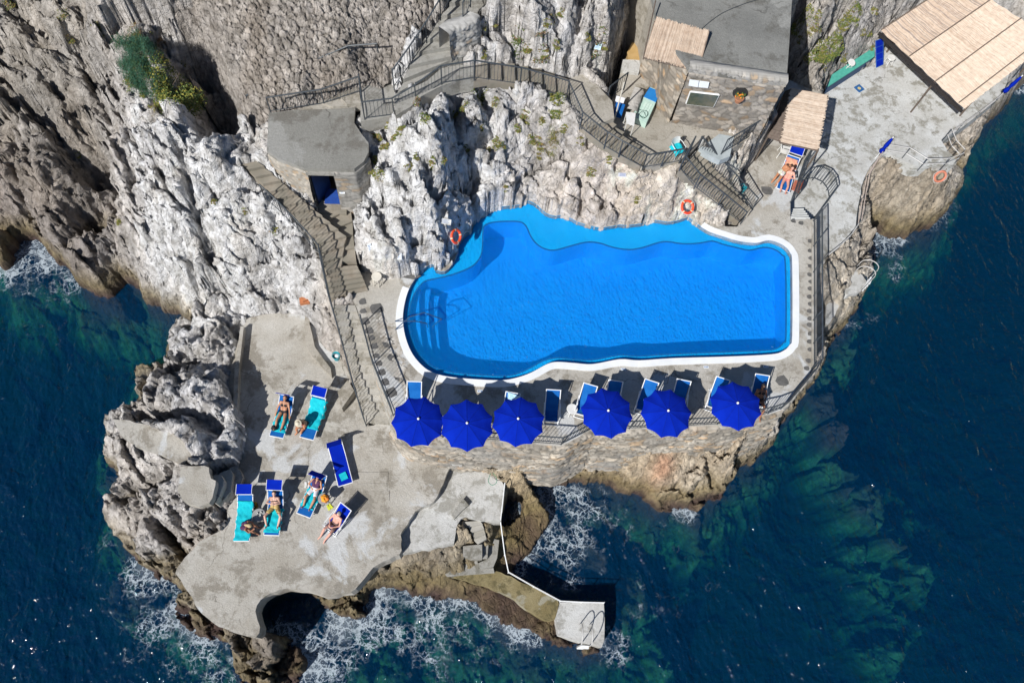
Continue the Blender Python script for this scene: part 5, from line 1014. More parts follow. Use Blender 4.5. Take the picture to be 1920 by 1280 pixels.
def person(J, sk, hairc, label, loc, rz=0, clothes=(), scale=1., face=None, hat=None):
    """J: joints in local metres: pel, che, nec, hea, and l/r sho elb wri hip kne ank toe"""
    J = {k: Vector(v) for k, v in J.items()}
    t = thing('person', loc, label, 'person', None, rz); t.scale = (scale,)*3
    up = (J['hea']-J['nec']).normalized(); spine = (J['che']-J['pel']).normalized()
    lat = (J['rsho']-J['lsho']).normalized(); fw = lat.cross(up); fw = -fw if face and fw.dot(Vector(face)) < 0 else fw; fw.normalize()
    sfw = lat.cross(spine).normalized(); sfw = -sfw if face and sfw.dot(Vector(face)) < -.2 else sfw
    Rm = Matrix((lat, fw, up)).transposed(); b = MB()
    mid = J['pel'].lerp(J['che'], .45)
    for s in (-1, 1):
        o = lat*s
        limb(b, J['pel']+o*.075, mid+o*.062, .098, .085); limb(b, mid+o*.062, J['che']+o*.085, .085, .10)
    limb(b, J['che'], J['nec'], .095, .052); limb(b, J['lsho'], J['rsho'], .052, .052); limb(b, J['nec'], J['hea'], .05, .05)
    ball(b, J['hea']+up*.035, .1, (.78, .95, 1.18), Rm); ball(b, J['hea']+fw*.088+up*.01, .018, (1, 1.2, 1.3), Rm, 5); ball(b, J['hea']+fw*.06-up*.06, .045, (.9, .9, .8), Rm, 6)
    for s in (-1, 1): ball(b, J['hea']+lat*s*.08+up*.02, .022, (.5, .9, 1.3), Rm, 5)
    for s in 'lr':
        g = lambda k: J[s+k]
        limb(b, g('sho'), g('elb'), .047, .038); limb(b, g('elb'), g('wri'), .037, .026)
        limb(b, g('hip'), g('kne'), .083, .052); limb(b, g('kne'), g('kne').lerp(g('ank'), .3), .052, .056); limb(b, g('kne').lerp(g('ank'), .3), g('ank'), .056, .034)
        limb(b, g('ank'), g('toe'), .038, .028)
        hd = (g('wri')-g('elb')).normalized(); sd = hd.cross(Vector((0, 0, 1))); sd = sd.normalized() if sd.length > .1 else lat; cu = Vector((0, 0, -1))
        limb(b, g('wri'), g('wri')+hd*.07, .026, .030); pc = g('wri')+hd*.07
        for k in range(4): r0 = pc+sd*(k-1.5)*.019; l_ = (.062, .074, .07, .055)[k]; k1 = r0+hd*l_*.6; limb(b, r0, k1, .0105, .010); limb(b, k1, k1+(hd*.7+cu*.6)*l_*.55, .010, .009)
        th_ = g('wri')+hd*.03+sd*(.03 if s == 'l' else -.03); limb(b, th_, th_+(hd*.7+sd*(.6 if s == 'l' else -.6))*.055, .012, .010)
    body = remesh(b, 'body', skin(sk), t, .0125)
    # hair
    if hairc:
        b = MB(); ball(b, J['hea']+up*.055-fw*.02, .104, (.84, .98, 1.1), Rm); 
        if hairc[1]: limb(b, J['hea']-fw*.06, J['nec']-fw*.07-up*.03, .06, .045)
        cut = remesh(b, 'hair', mat('hair_'+hairc[0], *{'blond': ((.42, .30, .15), (.52, .39, .22)), 'dark': ((.02, .014, .01), (.035, .024, .018)), 'brown': ((.07, .035, .018), (.10, .05, .028)), 'grey': ((.25, .22, .19), (.34, .30, .27))}[hairc[0]], 40, .7), t, .014)
        me = cut.data; bm = bmesh.new(); bm.from_mesh(me); hc = J['hea']+up*.035
        bmesh.ops.delete(bm, geom=[v for v in bm.verts if (v.co-hc).dot(fw) > .035 and (v.co-hc).dot(up) < .055], context='VERTS'); bm.to_mesh(me); bm.free()
    b = MB()
    for s in (-1, 1): ball(b, J['hea']+lat*s*.032+fw*.086+up*.04, .012, n=5)
    b.build('eyes', mat('eye', (.03, .02, .02), None, rough=.3), t)
    if hat:
        b = MB(); c = J['hea']+up*.09
        n = 20; prof = hat[1]; v = []; f = []
        for r, h in prof:
            for k in range(n): a = 2*math.pi*k/n; v.append(c+Rm@Vector((r*math.cos(a), r*math.sin(a), h)))
        for i in range(len(prof)-1):
            for k in range(n): f.append((i*n+k, i*n+(k+1) % n, (i+1)*n+(k+1) % n, (i+1)*n+k))
        f.append(tuple(range((len(prof)-1)*n, len(prof)*n))); b.add(v, f); b.build('hat', hat[0], t, smooth=True)
    for nm, m, what in clothes:
        b = MB()
        for w__ in what:
            if w__ == 'pel':
                for s in (-1, 1): limb(b, J['pel']+lat*s*.075-spine*.02, J['pel']+lat*s*.078+spine*.05, .110, .103)
            elif w__ == 'shorts':
                for s in (-1, 1): limb(b, J['pel']+lat*s*.075, J['pel']+lat*s*.078+spine*.09, .112, .104)
                for s in 'lr': limb(b, J[s+'hip'], J[s+'hip'].lerp(J[s+'kne'], .55), .100, .088)
            elif w__ == 'bra':
                for s in (-1, 1): ball(b, J['che']-spine*.03+lat*s*.075+sfw*.055, .075, n=7); ball(b, J['che']-spine*.03+lat*s*.1, .095, (1, 1, .35), Matrix((lat, sfw, spine)).transposed(), 8)
                limb(b, J['che']-spine*.03-lat*.08, J['che']-spine*.03+lat*.08, .03, .03)
            elif w__ == 'top':
                for s in (-1, 1): limb(b, mid+lat*s*.06, J['che']+lat*s*.088+spine*.02, .100, .112)
        remesh(b, nm, m, t, .014)
    return t, J
def recline(hz=.42, ang=.7, spread=.1, knee=.16, arms='lap'):
    c, s = math.cos(ang), math.sin(ang); pel = Vector((0, 1.13, hz+.04)); d = Vector((0, c, s)); che = pel+d*.36; nec = pel+d*.50; hea = nec+Vector((0, c*.9, s)).normalized()*.13
    J = dict(pel=pel, che=che, nec=nec, hea=hea)
    for k, sx in (('l', -1), ('r', 1)):
        J[k+'sho'] = che+d*.08+Vector((sx*.165, 0, 0)); J[k+'hip'] = pel+Vector((sx*.09, -.03, -.01)); J[k+'kne'] = Vector((sx*(.10+spread), .72, hz+knee)); J[k+'ank'] = Vector((sx*(.09+spread*.6), .33, hz+.02)); J[k+'toe'] = J[k+'ank']+Vector((sx*.03, -.09, .11))
        if arms == 'lap': J[k+'elb'] = che+Vector((sx*.29, -.16, -.04)); J[k+'wri'] = pel+Vector((sx*.14, .02, .14))
        elif arms == 'side': J[k+'elb'] = che+Vector((sx*.27, -.2, -.10)); J[k+'wri'] = pel+Vector((sx*.30, -.13, .0))
        else: J[k+'elb'] = che+Vector((sx*.27, -.17, .10)); J[k+'wri'] = che+Vector((sx*.09, -.22, .22))
    return J
black = mat('black_cloth', (.008, .008, .01), (.015, .014, .018), 20, .8); red = mat('red_cloth', (.45, .01, .03), (.55, .02, .05), 20, .8); whc = mat('white_cloth', (.70, .70, .72), (.78, .78, .80), 20, .85)
floral = mat('floral_cloth', (.35, .55, .05), (.55, .35, .60), 28, .8, c3=(.75, .70, .72), s3=20); gold = mat('gold_stripe', (.45, .26, .03), (.62, .50, .25), 12, .7, c3=(.10, .07, .03), s3=9, stretch=(.3, 3, 1)); dpurple = mat('plum_cloth', (.06, .015, .06), (.09, .025, .08), 14, .8)
LAB = [((518,819),(541,748),.62,1.9,'lounger of the woman in the black bikini'), ((575,822),(600,752),.55,.35,'empty lounger under a rumpled turquoise towel'), ((648,908),(630,838),.30,2.4,'bright blue empty lounger with a small folded turquoise towel'),
 ((569,966),(603,893),.65,2.2,'lounger of the woman in white shorts'), ((509,1003),(520,927),.70,.3,'lounger under the person with gold striped shorts and a blue head canopy'), ((453,1014),(462,940),.45,.15,'leftmost lounger covered by a turquoise towel with its blue canopy folded flat')]
TL = []
for f_, h_, an, ca, lb in LAB: TL.append(lounger(f_, h_, LZ, an, ca, 'blue and white '+lb if not lb.startswith('bright') else lb, sheet=canvas if lb.startswith('bright') else midb))
rzs = [t.rotation_euler.z for t, _ in TL]
towel(TL[0][1], rzs[0], .22, 1.1, .60, 'turquoise towel under the legs of the woman in the black bikini', seed=1, hz=.35)
towel(TL[1][1], rzs[1], .45, 1.75, .74, 'rumpled turquoise towel spread over the empty lounger', seed=2, ang=.55, skew=.08)
towel(TL[3][1], rzs[3], .32, 1.15, .60, 'turquoise towel under the woman in white shorts', seed=3, hz=.35)
towel(TL[4][1], rzs[4], .10, 1.1, .64, 'turquoise towel under the person in gold striped shorts', seed=4, hz=.35)
towel(TL[5][1], rzs[5], .02, 1.6, .62, 'turquoise towel covering the whole leftmost lounger', seed=5, ang=.45)
b = MB(); b.box((0, 0, .02), (.30, .32, .035)); o = b.build('folded_towel', teal, label='small square folded turquoise towel on the bright blue lounger', cat='towel'); o.location = TL[2][1]((0, .36, .33)); o.rotation_euler = (0, 0, rzs[2]+.15)
person(recline(.40, .72, .06, .10, 'side'), 'tan', ('brown', 1), 'woman in a black bikini lying back on a lounger in the sun', TL[0][1]((0, 0, 0)), rzs[0], [('bikini_bottom', black, ['pel']), ('bikini_top', black, ['bra'])], face=(0, -.3, 1))
person(recline(.40, .72, .09, .14, 'lap'), 'tan', ('blond', 0), 'woman with short blond hair in a plum top and white shorts on a lounger', TL[3][1]((0, 0, 0)), rzs[3], [('shorts', whc, ['shorts']), ('top', dpurple, ['top'])], face=(0, -.3, 1))
person(recline(.40, .78, .22, .20, 'read'), 'fair', ('dark', 0), 'person in gold striped shorts lying back with knees apart under a blue canopy', TL[4][1]((0, 0, 0)), rzs[4], [('shorts', gold, ['shorts'])], face=(0, -.3, 1))
def seated(fx=0, lean=.3, sh=.42, reach=(.25, .45)):
    """sitting on an edge, facing local -Y"""
    pel = Vector((0, 0, sh+.09)); d = Vector((0, -math.sin(lean), math.cos(lean))); che = pel+d*.36; nec = pel+d*.50; hea = nec+Vector((0, -math.sin(lean+.35), math.cos(lean+.35)))*.13
    J = dict(pel=pel, che=che, nec=nec, hea=hea)
    for k, sx in (('l', 1), ('r', -1)):
        J[k+'sho'] = che+d*.08+Vector((sx*.165, 0, 0)); J[k+'hip'] = pel+Vector((sx*.09, -.03, -.02)); J[k+'kne'] = Vector((sx*.13, -.44, sh+.08)); J[k+'ank'] = Vector((sx*.12, -.48, .09)); J[k+'toe'] = J[k+'ank']+Vector((sx*.03, -.14, -.045))
        J[k+'elb'] = che+Vector((sx*.22, -.14, -.20)); J[k+'wri'] = pel+Vector((sx*.10, -reach[0]-.12, reach[1]-.12))
    return J
cap = (mat('straw_hat', (.55, .50, .38), (.64, .59, .47), 30, .9), [(.17, -.045), (.165, -.035), (.105, -.02), (.10, .05), (.06, .085)])
q = P(572, 792, LZ+.4); person(seated(0, .35, .36), 'orange', ('blond', 1), 'woman in a pale hat and red bikini sitting on the edge between two loungers', (q.x, q.y, LZ), -.55, [('bikini_bottom', black, ['pel']), ('bikini_top', red, ['bra'])], face=(0, -1, .2), hat=cap)
q = P(457, 986, LZ+.4); person(seated(0, .55, .36, (.38, .40)), 'brown', ('blond', 1), 'tanned person with blond hair bending over on the leftmost lounger', (q.x, q.y, LZ), 1.35, [('swimsuit', dpurple, ['pel', 'top'])], face=(0, -1, .2))
# deck chairs
def deckchair(foot, head, z, label, sheet=midb, fm=whitep, Lh=1.15, top=.95, group=None):
    a = P(*foot, z+.35); c = P(*head, z+top); rz = stripdir(a, c); t = thing('deck_chair', (a.x, a.y, z), label, 'deck chair', group, rz); hw = .29; b = MB()
    for s in (-1, 1):
        x = s*hw; b.bar((x, -.05, .05), (x, Lh, top), .02); b.bar((x*.92, .0, .36), (x*.92, Lh*.78, .02), .018); b.bar((x*1.12, .08, .55), (x*1.12, Lh*.62, .58), .02); b.bar((x*1.12, .08, .55), (x*1.05, .1, .28), .014); b.bar((x*1.12, Lh*.6, .58), (x*1.02, Lh*.62, .50), .014)
    for y, z_ in ((-.05, .05), (Lh, top), (0, .36), (Lh*.78, .02)): b.bar((-hw-.02, y, z_), (hw+.02, y, z_), .022)
    b.build('frame', fm, t)
    prof = [(0, .37), (.12, .30), (.3, .25), (.48, .27), (.7, .42), (.92, .66), (Lh-.01, top-.005)]; w_ = hw-.03; vs = []; f = []
    for y, z_ in prof: vs += [(-w_, y, z_+.008), (w_, y, z_+.008), (-w_, y, z_-.006), (w_, y, z_-.006)]
    for i in range(len(prof)-1): k = i*4; f += [(k, k+1, k+5, k+4), (k+2, k+6, k+7, k+3), (k, k+4, k+6, k+2), (k+1, k+3, k+7, k+5)]
    b = MB(); b.add(vs, f); b.build('sling', sheet, t)
    return t, rz, (a.x, a.y, z)
gd = 'deck chairs in the shade by the pool'
for (f_, h_, lb) in [((1034,790),(1038,733),'deck chair fully in view between two sunshades next to the round white table'), ((1091,778),(1108,719),'deck chair showing its sunlit left corner behind the fourth sunshade'), ((1146,772),(1155,714),'deck chair in shade behind the right side of the fourth sunshade'),
                     ((1204,770),(1224,709),'deck chair with a lit blue triangle behind the left of the fifth sunshade'), ((1270,770),(1283,711),'deck chair in shade behind the right of the fifth sunshade'), ((1338,765),(1357,706),'deck chair behind the left side of the rightmost sunshade'),
                     ((1420,760),(1430,702),'deck chair holding the shaded person behind the rightmost sunshade'), ((952,795),(962,737),'deck chair mostly hidden under the third sunshade with a striped towel'), ((775,775),(777,715),'pale blue deck chair standing behind the leftmost sunshade')]:
    deckchair(f_, h_, DZ, lb, group=gd)
b = MB(); q0 = P(952,735,6.97); q1 = P(975,743,6.97); dn = (P(952,765,6.5)-P(952,735,6.97)).normalized()
b.sheet(q0+Vector((0, 0, .03)), q0+dn*.3+Vector((0, 0, .03)), q1+dn*.3+Vector((0, 0, .03)), q1+Vector((0, 0, .03)), .02); b.build('towel', mat('pale_stripe', (.20, .42, .68), (.55, .68, .78), 14, .9, stretch=(3, .2, 1)), label='pale blue striped towel over the back of the chair under the third sunshade', cat='towel')
def chair_sit():
    pel = Vector((0, .32, .36)); d = Vector((0, .62, .78)).normalized(); che = pel+d*.36; nec = pel+d*.5; hea = nec+Vector((0, .3, .95))*.13; J = dict(pel=pel, che=che, nec=nec, hea=hea)
    for k, sx in (('l', -1), ('r', 1)):
        J[k+'sho'] = che+d*.08+Vector((sx*.17, 0, 0)); J[k+'hip'] = pel+Vector((sx*.09, -.03, 0)); J[k+'kne'] = Vector((sx*.16, -.10, .52)); J[k+'ank'] = Vector((sx*.12-.05, -.42, .12)); J[k+'toe'] = J[k+'ank']+Vector((sx*.03, -.13, -.05)); J[k+'elb'] = che+Vector((sx*.26, -.2, -.12)); J[k+'wri'] = pel+Vector((sx*.1, -.16, .22))
    return J
t, rz, lc = deckchair((618,993),(646,952), LZ, 'deck chair with the bare chested man near the south edge of the lower terrace', sheet=canvas, Lh=1.1, top=.8)
person(chair_sit(), 'pink', ('grey', 0), 'bare chested man with grey hair sitting in the lone deck chair', lc, rz, [('shorts', mat('brown_cloth', (.14, .08, .07), (.19, .11, .10), 14, .8), ['shorts'])], face=(0, -1, .2))
q = P(1424,762,DZ+.35); q2 = P(1431,702,DZ+.95); person(chair_sit(), 'brown', ('dark', 1), 'dark haired person in the shaded chair behind the rightmost sunshade', (q.x, q.y, DZ), stripdir(q, q2), [('swimsuit', black, ['pel', 'bra'])], face=(0, -1, .2))
# by the straw pavilion
t1, tf1 = lounger((1468,357),(1484,300), DZ, .5, .4, 'blue sunbed with a raised canopy beside the small straw pavilion', group='sunbeds by the pavilion')
towel(tf1, t1.rotation_euler.z, .95, 1.72, .56, 'pink and orange striped towel on the raised back of the sunbed by the pavilion', mat('pink_stripe', (.55, .22, .16), (.68, .40, .24), 7, .9, stretch=(1, .05, 1)), seed=8, ang=.5, hz=.35)
b = MB(); b.box((0, 0, .02), (.42, .62, .03), rz=-.5)
for k in range(5): b.bar((-.25+.1*k, -.22+.03*k, .04), (-.02+.1*k, .22+.03*k, .04), .018)
o = b.build('striped_mat', mat('red_mat', (.36, .09, .05), (.50, .18, .12), 20, .9), label='small reddish striped mat on the deck right of the sunbed', cat='mat'); o.location = P(1494, 350, DZ+.004)
bend = dict(pel=(0, 0, .93), che=(.02, -.33, 1.02), nec=(.02, -.46, .98), hea=(.02, -.58, .90))
for k, sx in (('l', 1), ('r', -1)):
    bend.update({k+'sho': (sx*.16, -.40, .98), k+'hip': (sx*.09, 0, .90), k+'kne': (sx*.11, .02, .49), k+'ank': (sx*.12, .12, .09), k+'toe': (sx*.13, -.05, .04), k+'elb': (sx*.20, -.50, .72), k+'wri': (sx*.12, -.62, .52)})
q = P(1452,345,DZ); person(bend, 'orange', ('dark', 1), 'woman in a colourful floral swimsuit bending over a sunbed by the pavilion', (q.x, q.y, DZ), 2.25, [('swimsuit', floral, ['pel'])], face=(0, -1, -.3))
lie = recline(.42, 1.25, .05, .08, 'lap'); person(lie, 'pink', ('brown', 0), 'sunburnt person sitting up on the sunbed beside the bending woman', tf1((0, -.55, -.02)), t1.rotation_euler.z, [('shorts', mat('rose_cloth', (.45, .14, .14), (.55, .2, .18), 12, .8), ['pel'])], face=(0, -1, .3))
# ---- tables, stools, bins, bags
def stool(px, py, z, r, h, label, m, nm='stool', cat='stool', tilt=0, legs=4, group=None):
    q = P(px, py, z+h); t = thing(nm, (q.x, q.y, z), label, cat, group); t.rotation_euler = (tilt, tilt*.4, .3)
    b = MB(); b.lathe([(r*.9, h-.05), (r, h-.04), (r*1.02, h-.01), (r*.97, h), (.01, h-.006)], 28); b.build('top', m, t)
    for k in range(legs): a = 2*math.pi*(k+.5)/legs; b = MB(); b.bar((r*1.05*math.cos(a), r*1.05*math.sin(a), 0), (r*.8*math.cos(a), r*.8*math.sin(a), h-.03), .02, 6, .022); b.build('leg', m, t)
    b = MB(); b.tube([(r*.9*math.cos(a), r*.9*math.sin(a), h*.35) for a in [2*math.pi*i/16 for i in range(16)]], .01, 5, True); b.build('ring', m, t); return t
stool(706, 518, DZ, .215, .62, 'tall round cream stool at the foot of the worn steps', cream, legs=6)
stool(1073, 766, DZ, .22, .45, 'small round white table between the third and fourth sunshades', wht, 'side_table', 'table')
stool(1672, 108, TZ, .21, .48, 'round white stool near the corner of the big straw roof', wht)
stool(1595, 114, TZ+.72, .20, .35, 'white stool tipped on the turquoise counter', wht, tilt=.3)
tb = stool(485, 965, LZ, .27, .45, 'round glass topped table with cups between the two left loungers', mat('table_grey', (.28, .28, .28), (.36, .36, .35), 5, .4), 'side_table', 'table')
for k, (dx_, dy_) in enumerate(((-.06, .05), (.07, -.04), (.08, .09))):
    b = MB(); b.lathe([(.03, 0), (.045, .06), (.04, .065), (.025, .02)], 14, (0, 0, 0)); o = b.build('cup', wht, label=['white cup at the left of the glass table', 'white cup nearest the edge of the glass table', 'white cup at the back of the glass table'][k], cat='cup', group='cups on the glass table'); l_ = P(485, 965, LZ+.45); o.location = l_+Vector((dx_, dy_, .0))
stool(607, 934, LZ, .24, .55, 'small round table under the orange bag', mat('table_grey', (.28, .28, .28)), 'side_table', 'table')
def softbag(px, py, z, r, m, label, nm='bag', sc_=(1, 1, .6), seed=1):
    b = MB(); ball(b, (0, 0, r*sc_[2]), r, sc_, n=14); rn = seed*3.1
    b.v = [tuple(Vector(p)*(1+.16*math.sin(p[0]*31+rn)*math.sin(p[1]*27+rn*2)+.07*math.sin(p[2]*50+p[0]*40))) for p in b.v]
    t = thing(nm, P(px, py, z), label, 'bag'); b.build('cloth', m, t, smooth=True)
    b = MB(); b.tube([(r*.5*math.cos(a), .02, r*sc_[2]*1.7+r*.5*math.sin(a)) for a in [math.pi*i/8 for i in range(9)]], .012, 6); b.build('strap', m, t); return t
softbag(610, 935, LZ+.55, .17, mat('orange_cloth', (.80, .28, .015), (.90, .42, .03), 9, .8, c3=(.35, .04, .02), s3=6), 'crumpled orange bag on the small round table', seed=2)
softbag(515, 803, LZ+.36, .13, black, 'small black bag on the foot of the bikini woman\'s lounger', seed=3)
softbag(478, 948, LZ+.02, .15, mat('dark_bag', (.02, .015, .02), (.05, .03, .02), 9, .8, c3=(.6, .35, .02), s3=5), 'dark bag with a yellow spot between the two left loungers', seed=4)
b = MB()
for s in (0, 1): b.lathe([(.045, 0), (.05, .03), (.04, .05)], 12, (.13*s, .04*s, 0)); b.box((.13*s, .10+.04*s, .025), (.09, .2, .04), rz=.2)
o = b.build('shoes', wht, label='pair of white shoes beside the lounger of the woman in white shorts', cat='shoes'); o.location = P(573, 912, LZ+.004)
b = MB(); b.box((0, 0, .015), (.10, .24, .03), rz=.5); b.box((.08, .05, .015), (.10, .24, .03), rz=.8); o = b.build('sandals', mat('yellow_foam', (.55, .60, .03), (.65, .70, .05), 9, .7), label='yellow green sandals below the orange bag', cat='sandals'); o.location = P(616, 951, LZ+.004)
def bin_(px, py, z, lb):
    t = thing('bin', P(px, py, z), lb, 'bin'); b = MB(); b.lathe([(.13, 0), (.17, .38), (.185, .39), (.175, .40), (.155, .38), (.12, .05)], 22); b.build('bucket', mat('teal_plastic', (.02, .30, .36), (.03, .38, .44), 5, .4), t)
    b = MB(); b.tube([(.175*math.cos(a), .0, .39+.12*math.sin(a)) for a in [math.pi*i/10 for i in range(11)]], .006, 5); b.build('handle', steel, t)
    b = MB(); ball(b, (.03, .02, .27), .1, (1, 1, .6), n=7); b.build('bin_liner', whc if py > 500 else teal, t)
bin_(632, 672, 3.6, 'round teal bin against the slope beside the long stairs'); bin_(1389, 359, DZ, 'round teal bin at the foot of the rocks near the sunbeds')
# ---- life rings
ringm = mat('ring_orange', (.72, .06, .02), (.80, .09, .03), 6, .5); ringf = mat('ring_faded', (.52, .17, .10), (.60, .23, .15), 6, .7)
def life_ring(p, rot, m, label, band=True, R_=.28):
    t = thing('life_ring', p, label, 'life ring', 'life rings'); t.rotation_euler = rot
    b = MB(); b.tube([(R_*math.cos(a), R_*math.sin(a), 0) for a in [2*math.pi*i/40 for i in range(40)]], .062, 12, True); b.build('ring', m, t, smooth=True)
    if band:
        for k in range(4): b = MB(); b.tube([(R_*math.cos(a), R_*math.sin(a), 0) for a in [math.pi/2*k+.5+.045*j for j in range(5)]], .066, 12); b.build('band', mat('band', (.75, .62, .42)), t)
    b = MB(); b.tube([((R_+.085+.02*math.sin(4*a))*math.cos(a), (R_+.085+.02*math.sin(4*a))*math.sin(a), 0) for a in [2*math.pi*i/40 for i in range(40)]], .008, 5, True); b.build('rope', whitep, t)
q = ground(853, 450); life_ring(P(855, 443, max(6.7, q.z+.7)), (.5, .85, .2), ringm, 'orange life ring on the dark rock at the left end of the pool')
q = ground(1289, 388); life_ring(P(1289, 388, q.z+.25), (.5, .1, .3), ringm, 'orange life ring on the pale rock above the right end of the pool')
q = ground(1763, 331); life_ring(P(1763, 331, max(3.9, q.z+.2)), (.9, -.7, .5), ringf, 'faded pinkish life ring on the brown boulder by the sea', band=False)
# ---- ladders and pool rail
def ladder(A_, out, h, lb, drop, wdt=.42):
    t = thing('sea_ladder', A_, lb, 'ladder'); o = Vector(out).normalized(); s_ = Vector((-o.y, o.x, 0))*wdt/2
    for s in (-1, 1):
        pts = [s_*s+o*(-.55)+Vector((0, 0, -.02))]+[s_*s+o*(-.55+.85*(1-math.cos(a))/2)+Vector((0, 0, h*.55+h*.45*math.sin(a))) for a in [math.pi*i/10 for i in range(11)]]+[s_*s+o*.34+Vector((0, 0, -drop))]
        b = MB(); b.tube(pts, .022, 8); b.build('rail', steel, t, smooth=True)
    for k in range(4): z_ = -.18-.24*k; b = MB(); b.box(o*.34+Vector((0, 0, z_+.02)), (wdt, .13, .03), rz=math.atan2(s_.y, s_.x)); b.build('rung', whitep, t)
ladder(P(1096, 1196, 1.08), (-.05, -1, 0), .95, 'steel sea ladder with white rungs at the end of the jetty', 1.2)
ladder(P(1622, 517, 3.76), (.85, -.5, 0), 1.0, 'steel sea ladder with white rungs on the ledge below the right terrace', 2.2)
t = thing('pool_handrail', P(741, 602, DZ), 'grey tube handrail reaching over the coping to the pool steps', 'handrail')
for pts in ([(741,602,6.0),(741,602,6.75),(778,602,6.6),(800,606,6.2),(802,614,5.0)], [(741,618,6.0),(743,616,6.55),(768,594,6.7),(795,586,6.6),(828,598,6.1),(811,612,5.0)]):
    b = MB(); b.tube([P(*p)-Vector(t.location) for p in pts], .022, 8); b.build('rail', mat('tube_blue', (.03, .07, .14), (.05, .10, .18), 4, .4), t)
# ---- notices
def plate(px, py, w_, h_, label, m=signw, rz=0, tilt=.9, lift=.12, text_=None, z=None):
    q = ground(px, py) if z is None else P(px, py, z); t = thing('notice', q+Vector((0, 0, lift)), label, 'sign'); t.rotation_euler = (tilt, 0, rz); b = MB(); b.box((0, 0, 0), (w_, h_, .02)); b.build('board', m, t)
    b = MB()
    for k in range(4): b.box((-.02*(k % 2), h_*.3-k*h_*.19, .012), (w_*.7-.05*(k % 2), h_*.06, .006))
    b.build('lettering', inkb, t)
plate(748, 483, .24, .30, 'small white notice mounted on a brown patch of rock above the stool', rz=-.05); plate(694, 467, .17, .34, 'narrow white notice above the reddish rock left of the other notice', rz=.35); plate(1120, 91, .30, .26, 'pale blue notice on the cliff above the railed steps', m=mat('pale_blue_sign', (.42, .56, .62), (.48, .62, .68), 4, .5), rz=-.25)
plate(1167, 331, .42, .18, 'long faded notice on the rubble above the middle of the pool', m=mat('faded_sign', (.45, .45, .50), (.52, .52, .56), 5, .7), rz=-.05); plate(835, 418, .5, .25, 'grey stone plaque on the rock next to the left life ring', m=concP, rz=-.2)
tP = (Vector((*W2((640,360), 8.6), 8.6))); plate(642, 361, .22, .22, 'small white square notice on the hut wall right of the doorway', rz=0, tilt=1.0, z=8.75, lift=.1)
for i, (px, py) in enumerate([(900,733),(1169,692),(1324,688),(1436,687)]):
    b = MB(); b.box((0, 0, .004), (.22, .11, .006)); o = b.build('depth_mark', signw, label=['small white depth plate in the shade of the first two sunshades', 'small white depth plate below the coping behind the fourth sunshade', 'small white depth plate in the sun right of the fifth sunshade', 'small white depth plate in the shade near the right corner of the pool'][i], cat='depth mark'); o.location = P(px, py, DZ+.004)
    b = MB()
    for k in range(3): b.box((-.06+.06*k, 0, .010), (.03, .055, .004))
    b.build('lettering', inkb, o)
# ---- terrace emblem, counter, leaning sunbed
t = thing('floor_emblem', P(1611, 166, TZ+.004), 'blue square tile emblem set in the floor of the right terrace', 'floor tile', rz=.6)
b = MB(); b.box((0, 0, .003), (.42, .42, .008)); b.build('tile', mat('tile_blue', (.02, .10, .28), (.03, .14, .34), 9, .4), t)
b = MB(); b.lathe([(.10, 0), (.10, .004)], 6, (0, 0, .008)); b.build('star', mat('tile_yellow', (.55, .42, .18), (.65, .52, .25), 9, .5), t)
turq = mat('turquoise_felt', (.06, .34, .27), (.09, .42, .33), 5, .8)
ct = thing('counter', P(1555, 166, TZ), 'long turquoise topped counter with a blue front under the cliff', 'counter'); co = -Vector(ct.location)
tp = [P(1552,163,TZ+.7), P(1640,106,TZ+.7), P(1640,88,TZ+.7), P(1560,140,TZ+.7)]
b = MB(); b.prism([(p.x, p.y) for p in tp], TZ+.64, TZ+.7); b.build('top', turq, ct).location = co
c0 = (tp[0]+tp[1]+tp[2]+tp[3])/4; b = MB(); b.prism([tuple((p+(c0-p)*.04)[:2]) for p in tp], TZ, TZ+.64); b.build('front', mat('deep_blue', (.01, .05, .14), (.015, .07, .18), 4, .6), ct).location = co
b = MB(); a1, a2 = P(1643,127,TZ+.05), P(1656,121,TZ+.05); u1, u2 = P(1656,72,TZ+1.55), P(1642,77,TZ+1.55); b.sheet(a1, a2, u1, u2, .03); lb_ = thing('folded_sunbed', a1, 'blue folded sunbed standing upright at the end of the turquoise counter', 'sunbed'); o = b.build('sling', canvas, lb_); o.location = -Vector(a1)
b = MB(); b.path([a1, a2, u1, u2, a1], .02, 6)
for k in (.25, .5, .75): b.bar(a1.lerp(u2, k), a2.lerp(u1, k), .014)
b.build('frame', mat('frame_blue', (.02, .10, .35)), lb_).location = -Vector(a1)
# ---- basin, white table, chair with towel by the bar
bs = thing('wash_basin', P(1214, 198, BZ), 'pale green tiled basin with a blue end and a hose beside the bar steps', 'basin'); o_ = -Vector(bs.location); g_ = [P(1219,163,BZ+.35), P(1239,171,BZ+.35), P(1212,231,BZ+.35), P(1185,217,BZ+.35)]
b = MB(); b.prism([(p.x, p.y) for p in g_][::-1], BZ-.05, BZ+.35); b.build('body', mat('pale_green', (.42, .58, .50), (.50, .66, .58), 5, .5), bs).location = o_
e0, e1, e2, e3 = g_; m0, m1 = e0.lerp(e3, .36), e1.lerp(e2, .36); up_ = Vector((0, 0, .006))
b = MB(); b.sheet(e0.lerp(m0, .1)+up_, m0+up_, m1+up_, e1.lerp(m1, .1)+up_, -.03); b.build('blue_panel', mat('panel_blue', (.01, .17, .50), (.015, .21, .56), 6, .5), bs).location = o_
i0 = e0.lerp(e3, .46).lerp(e1.lerp(e2, .46), .28); i1 = e1.lerp(e2, .46).lerp(e0.lerp(e3, .46), .14); i2 = e2.lerp(e1, .16).lerp(e3, .18); i3 = e3.lerp(e0, .16).lerp(e2, .30)
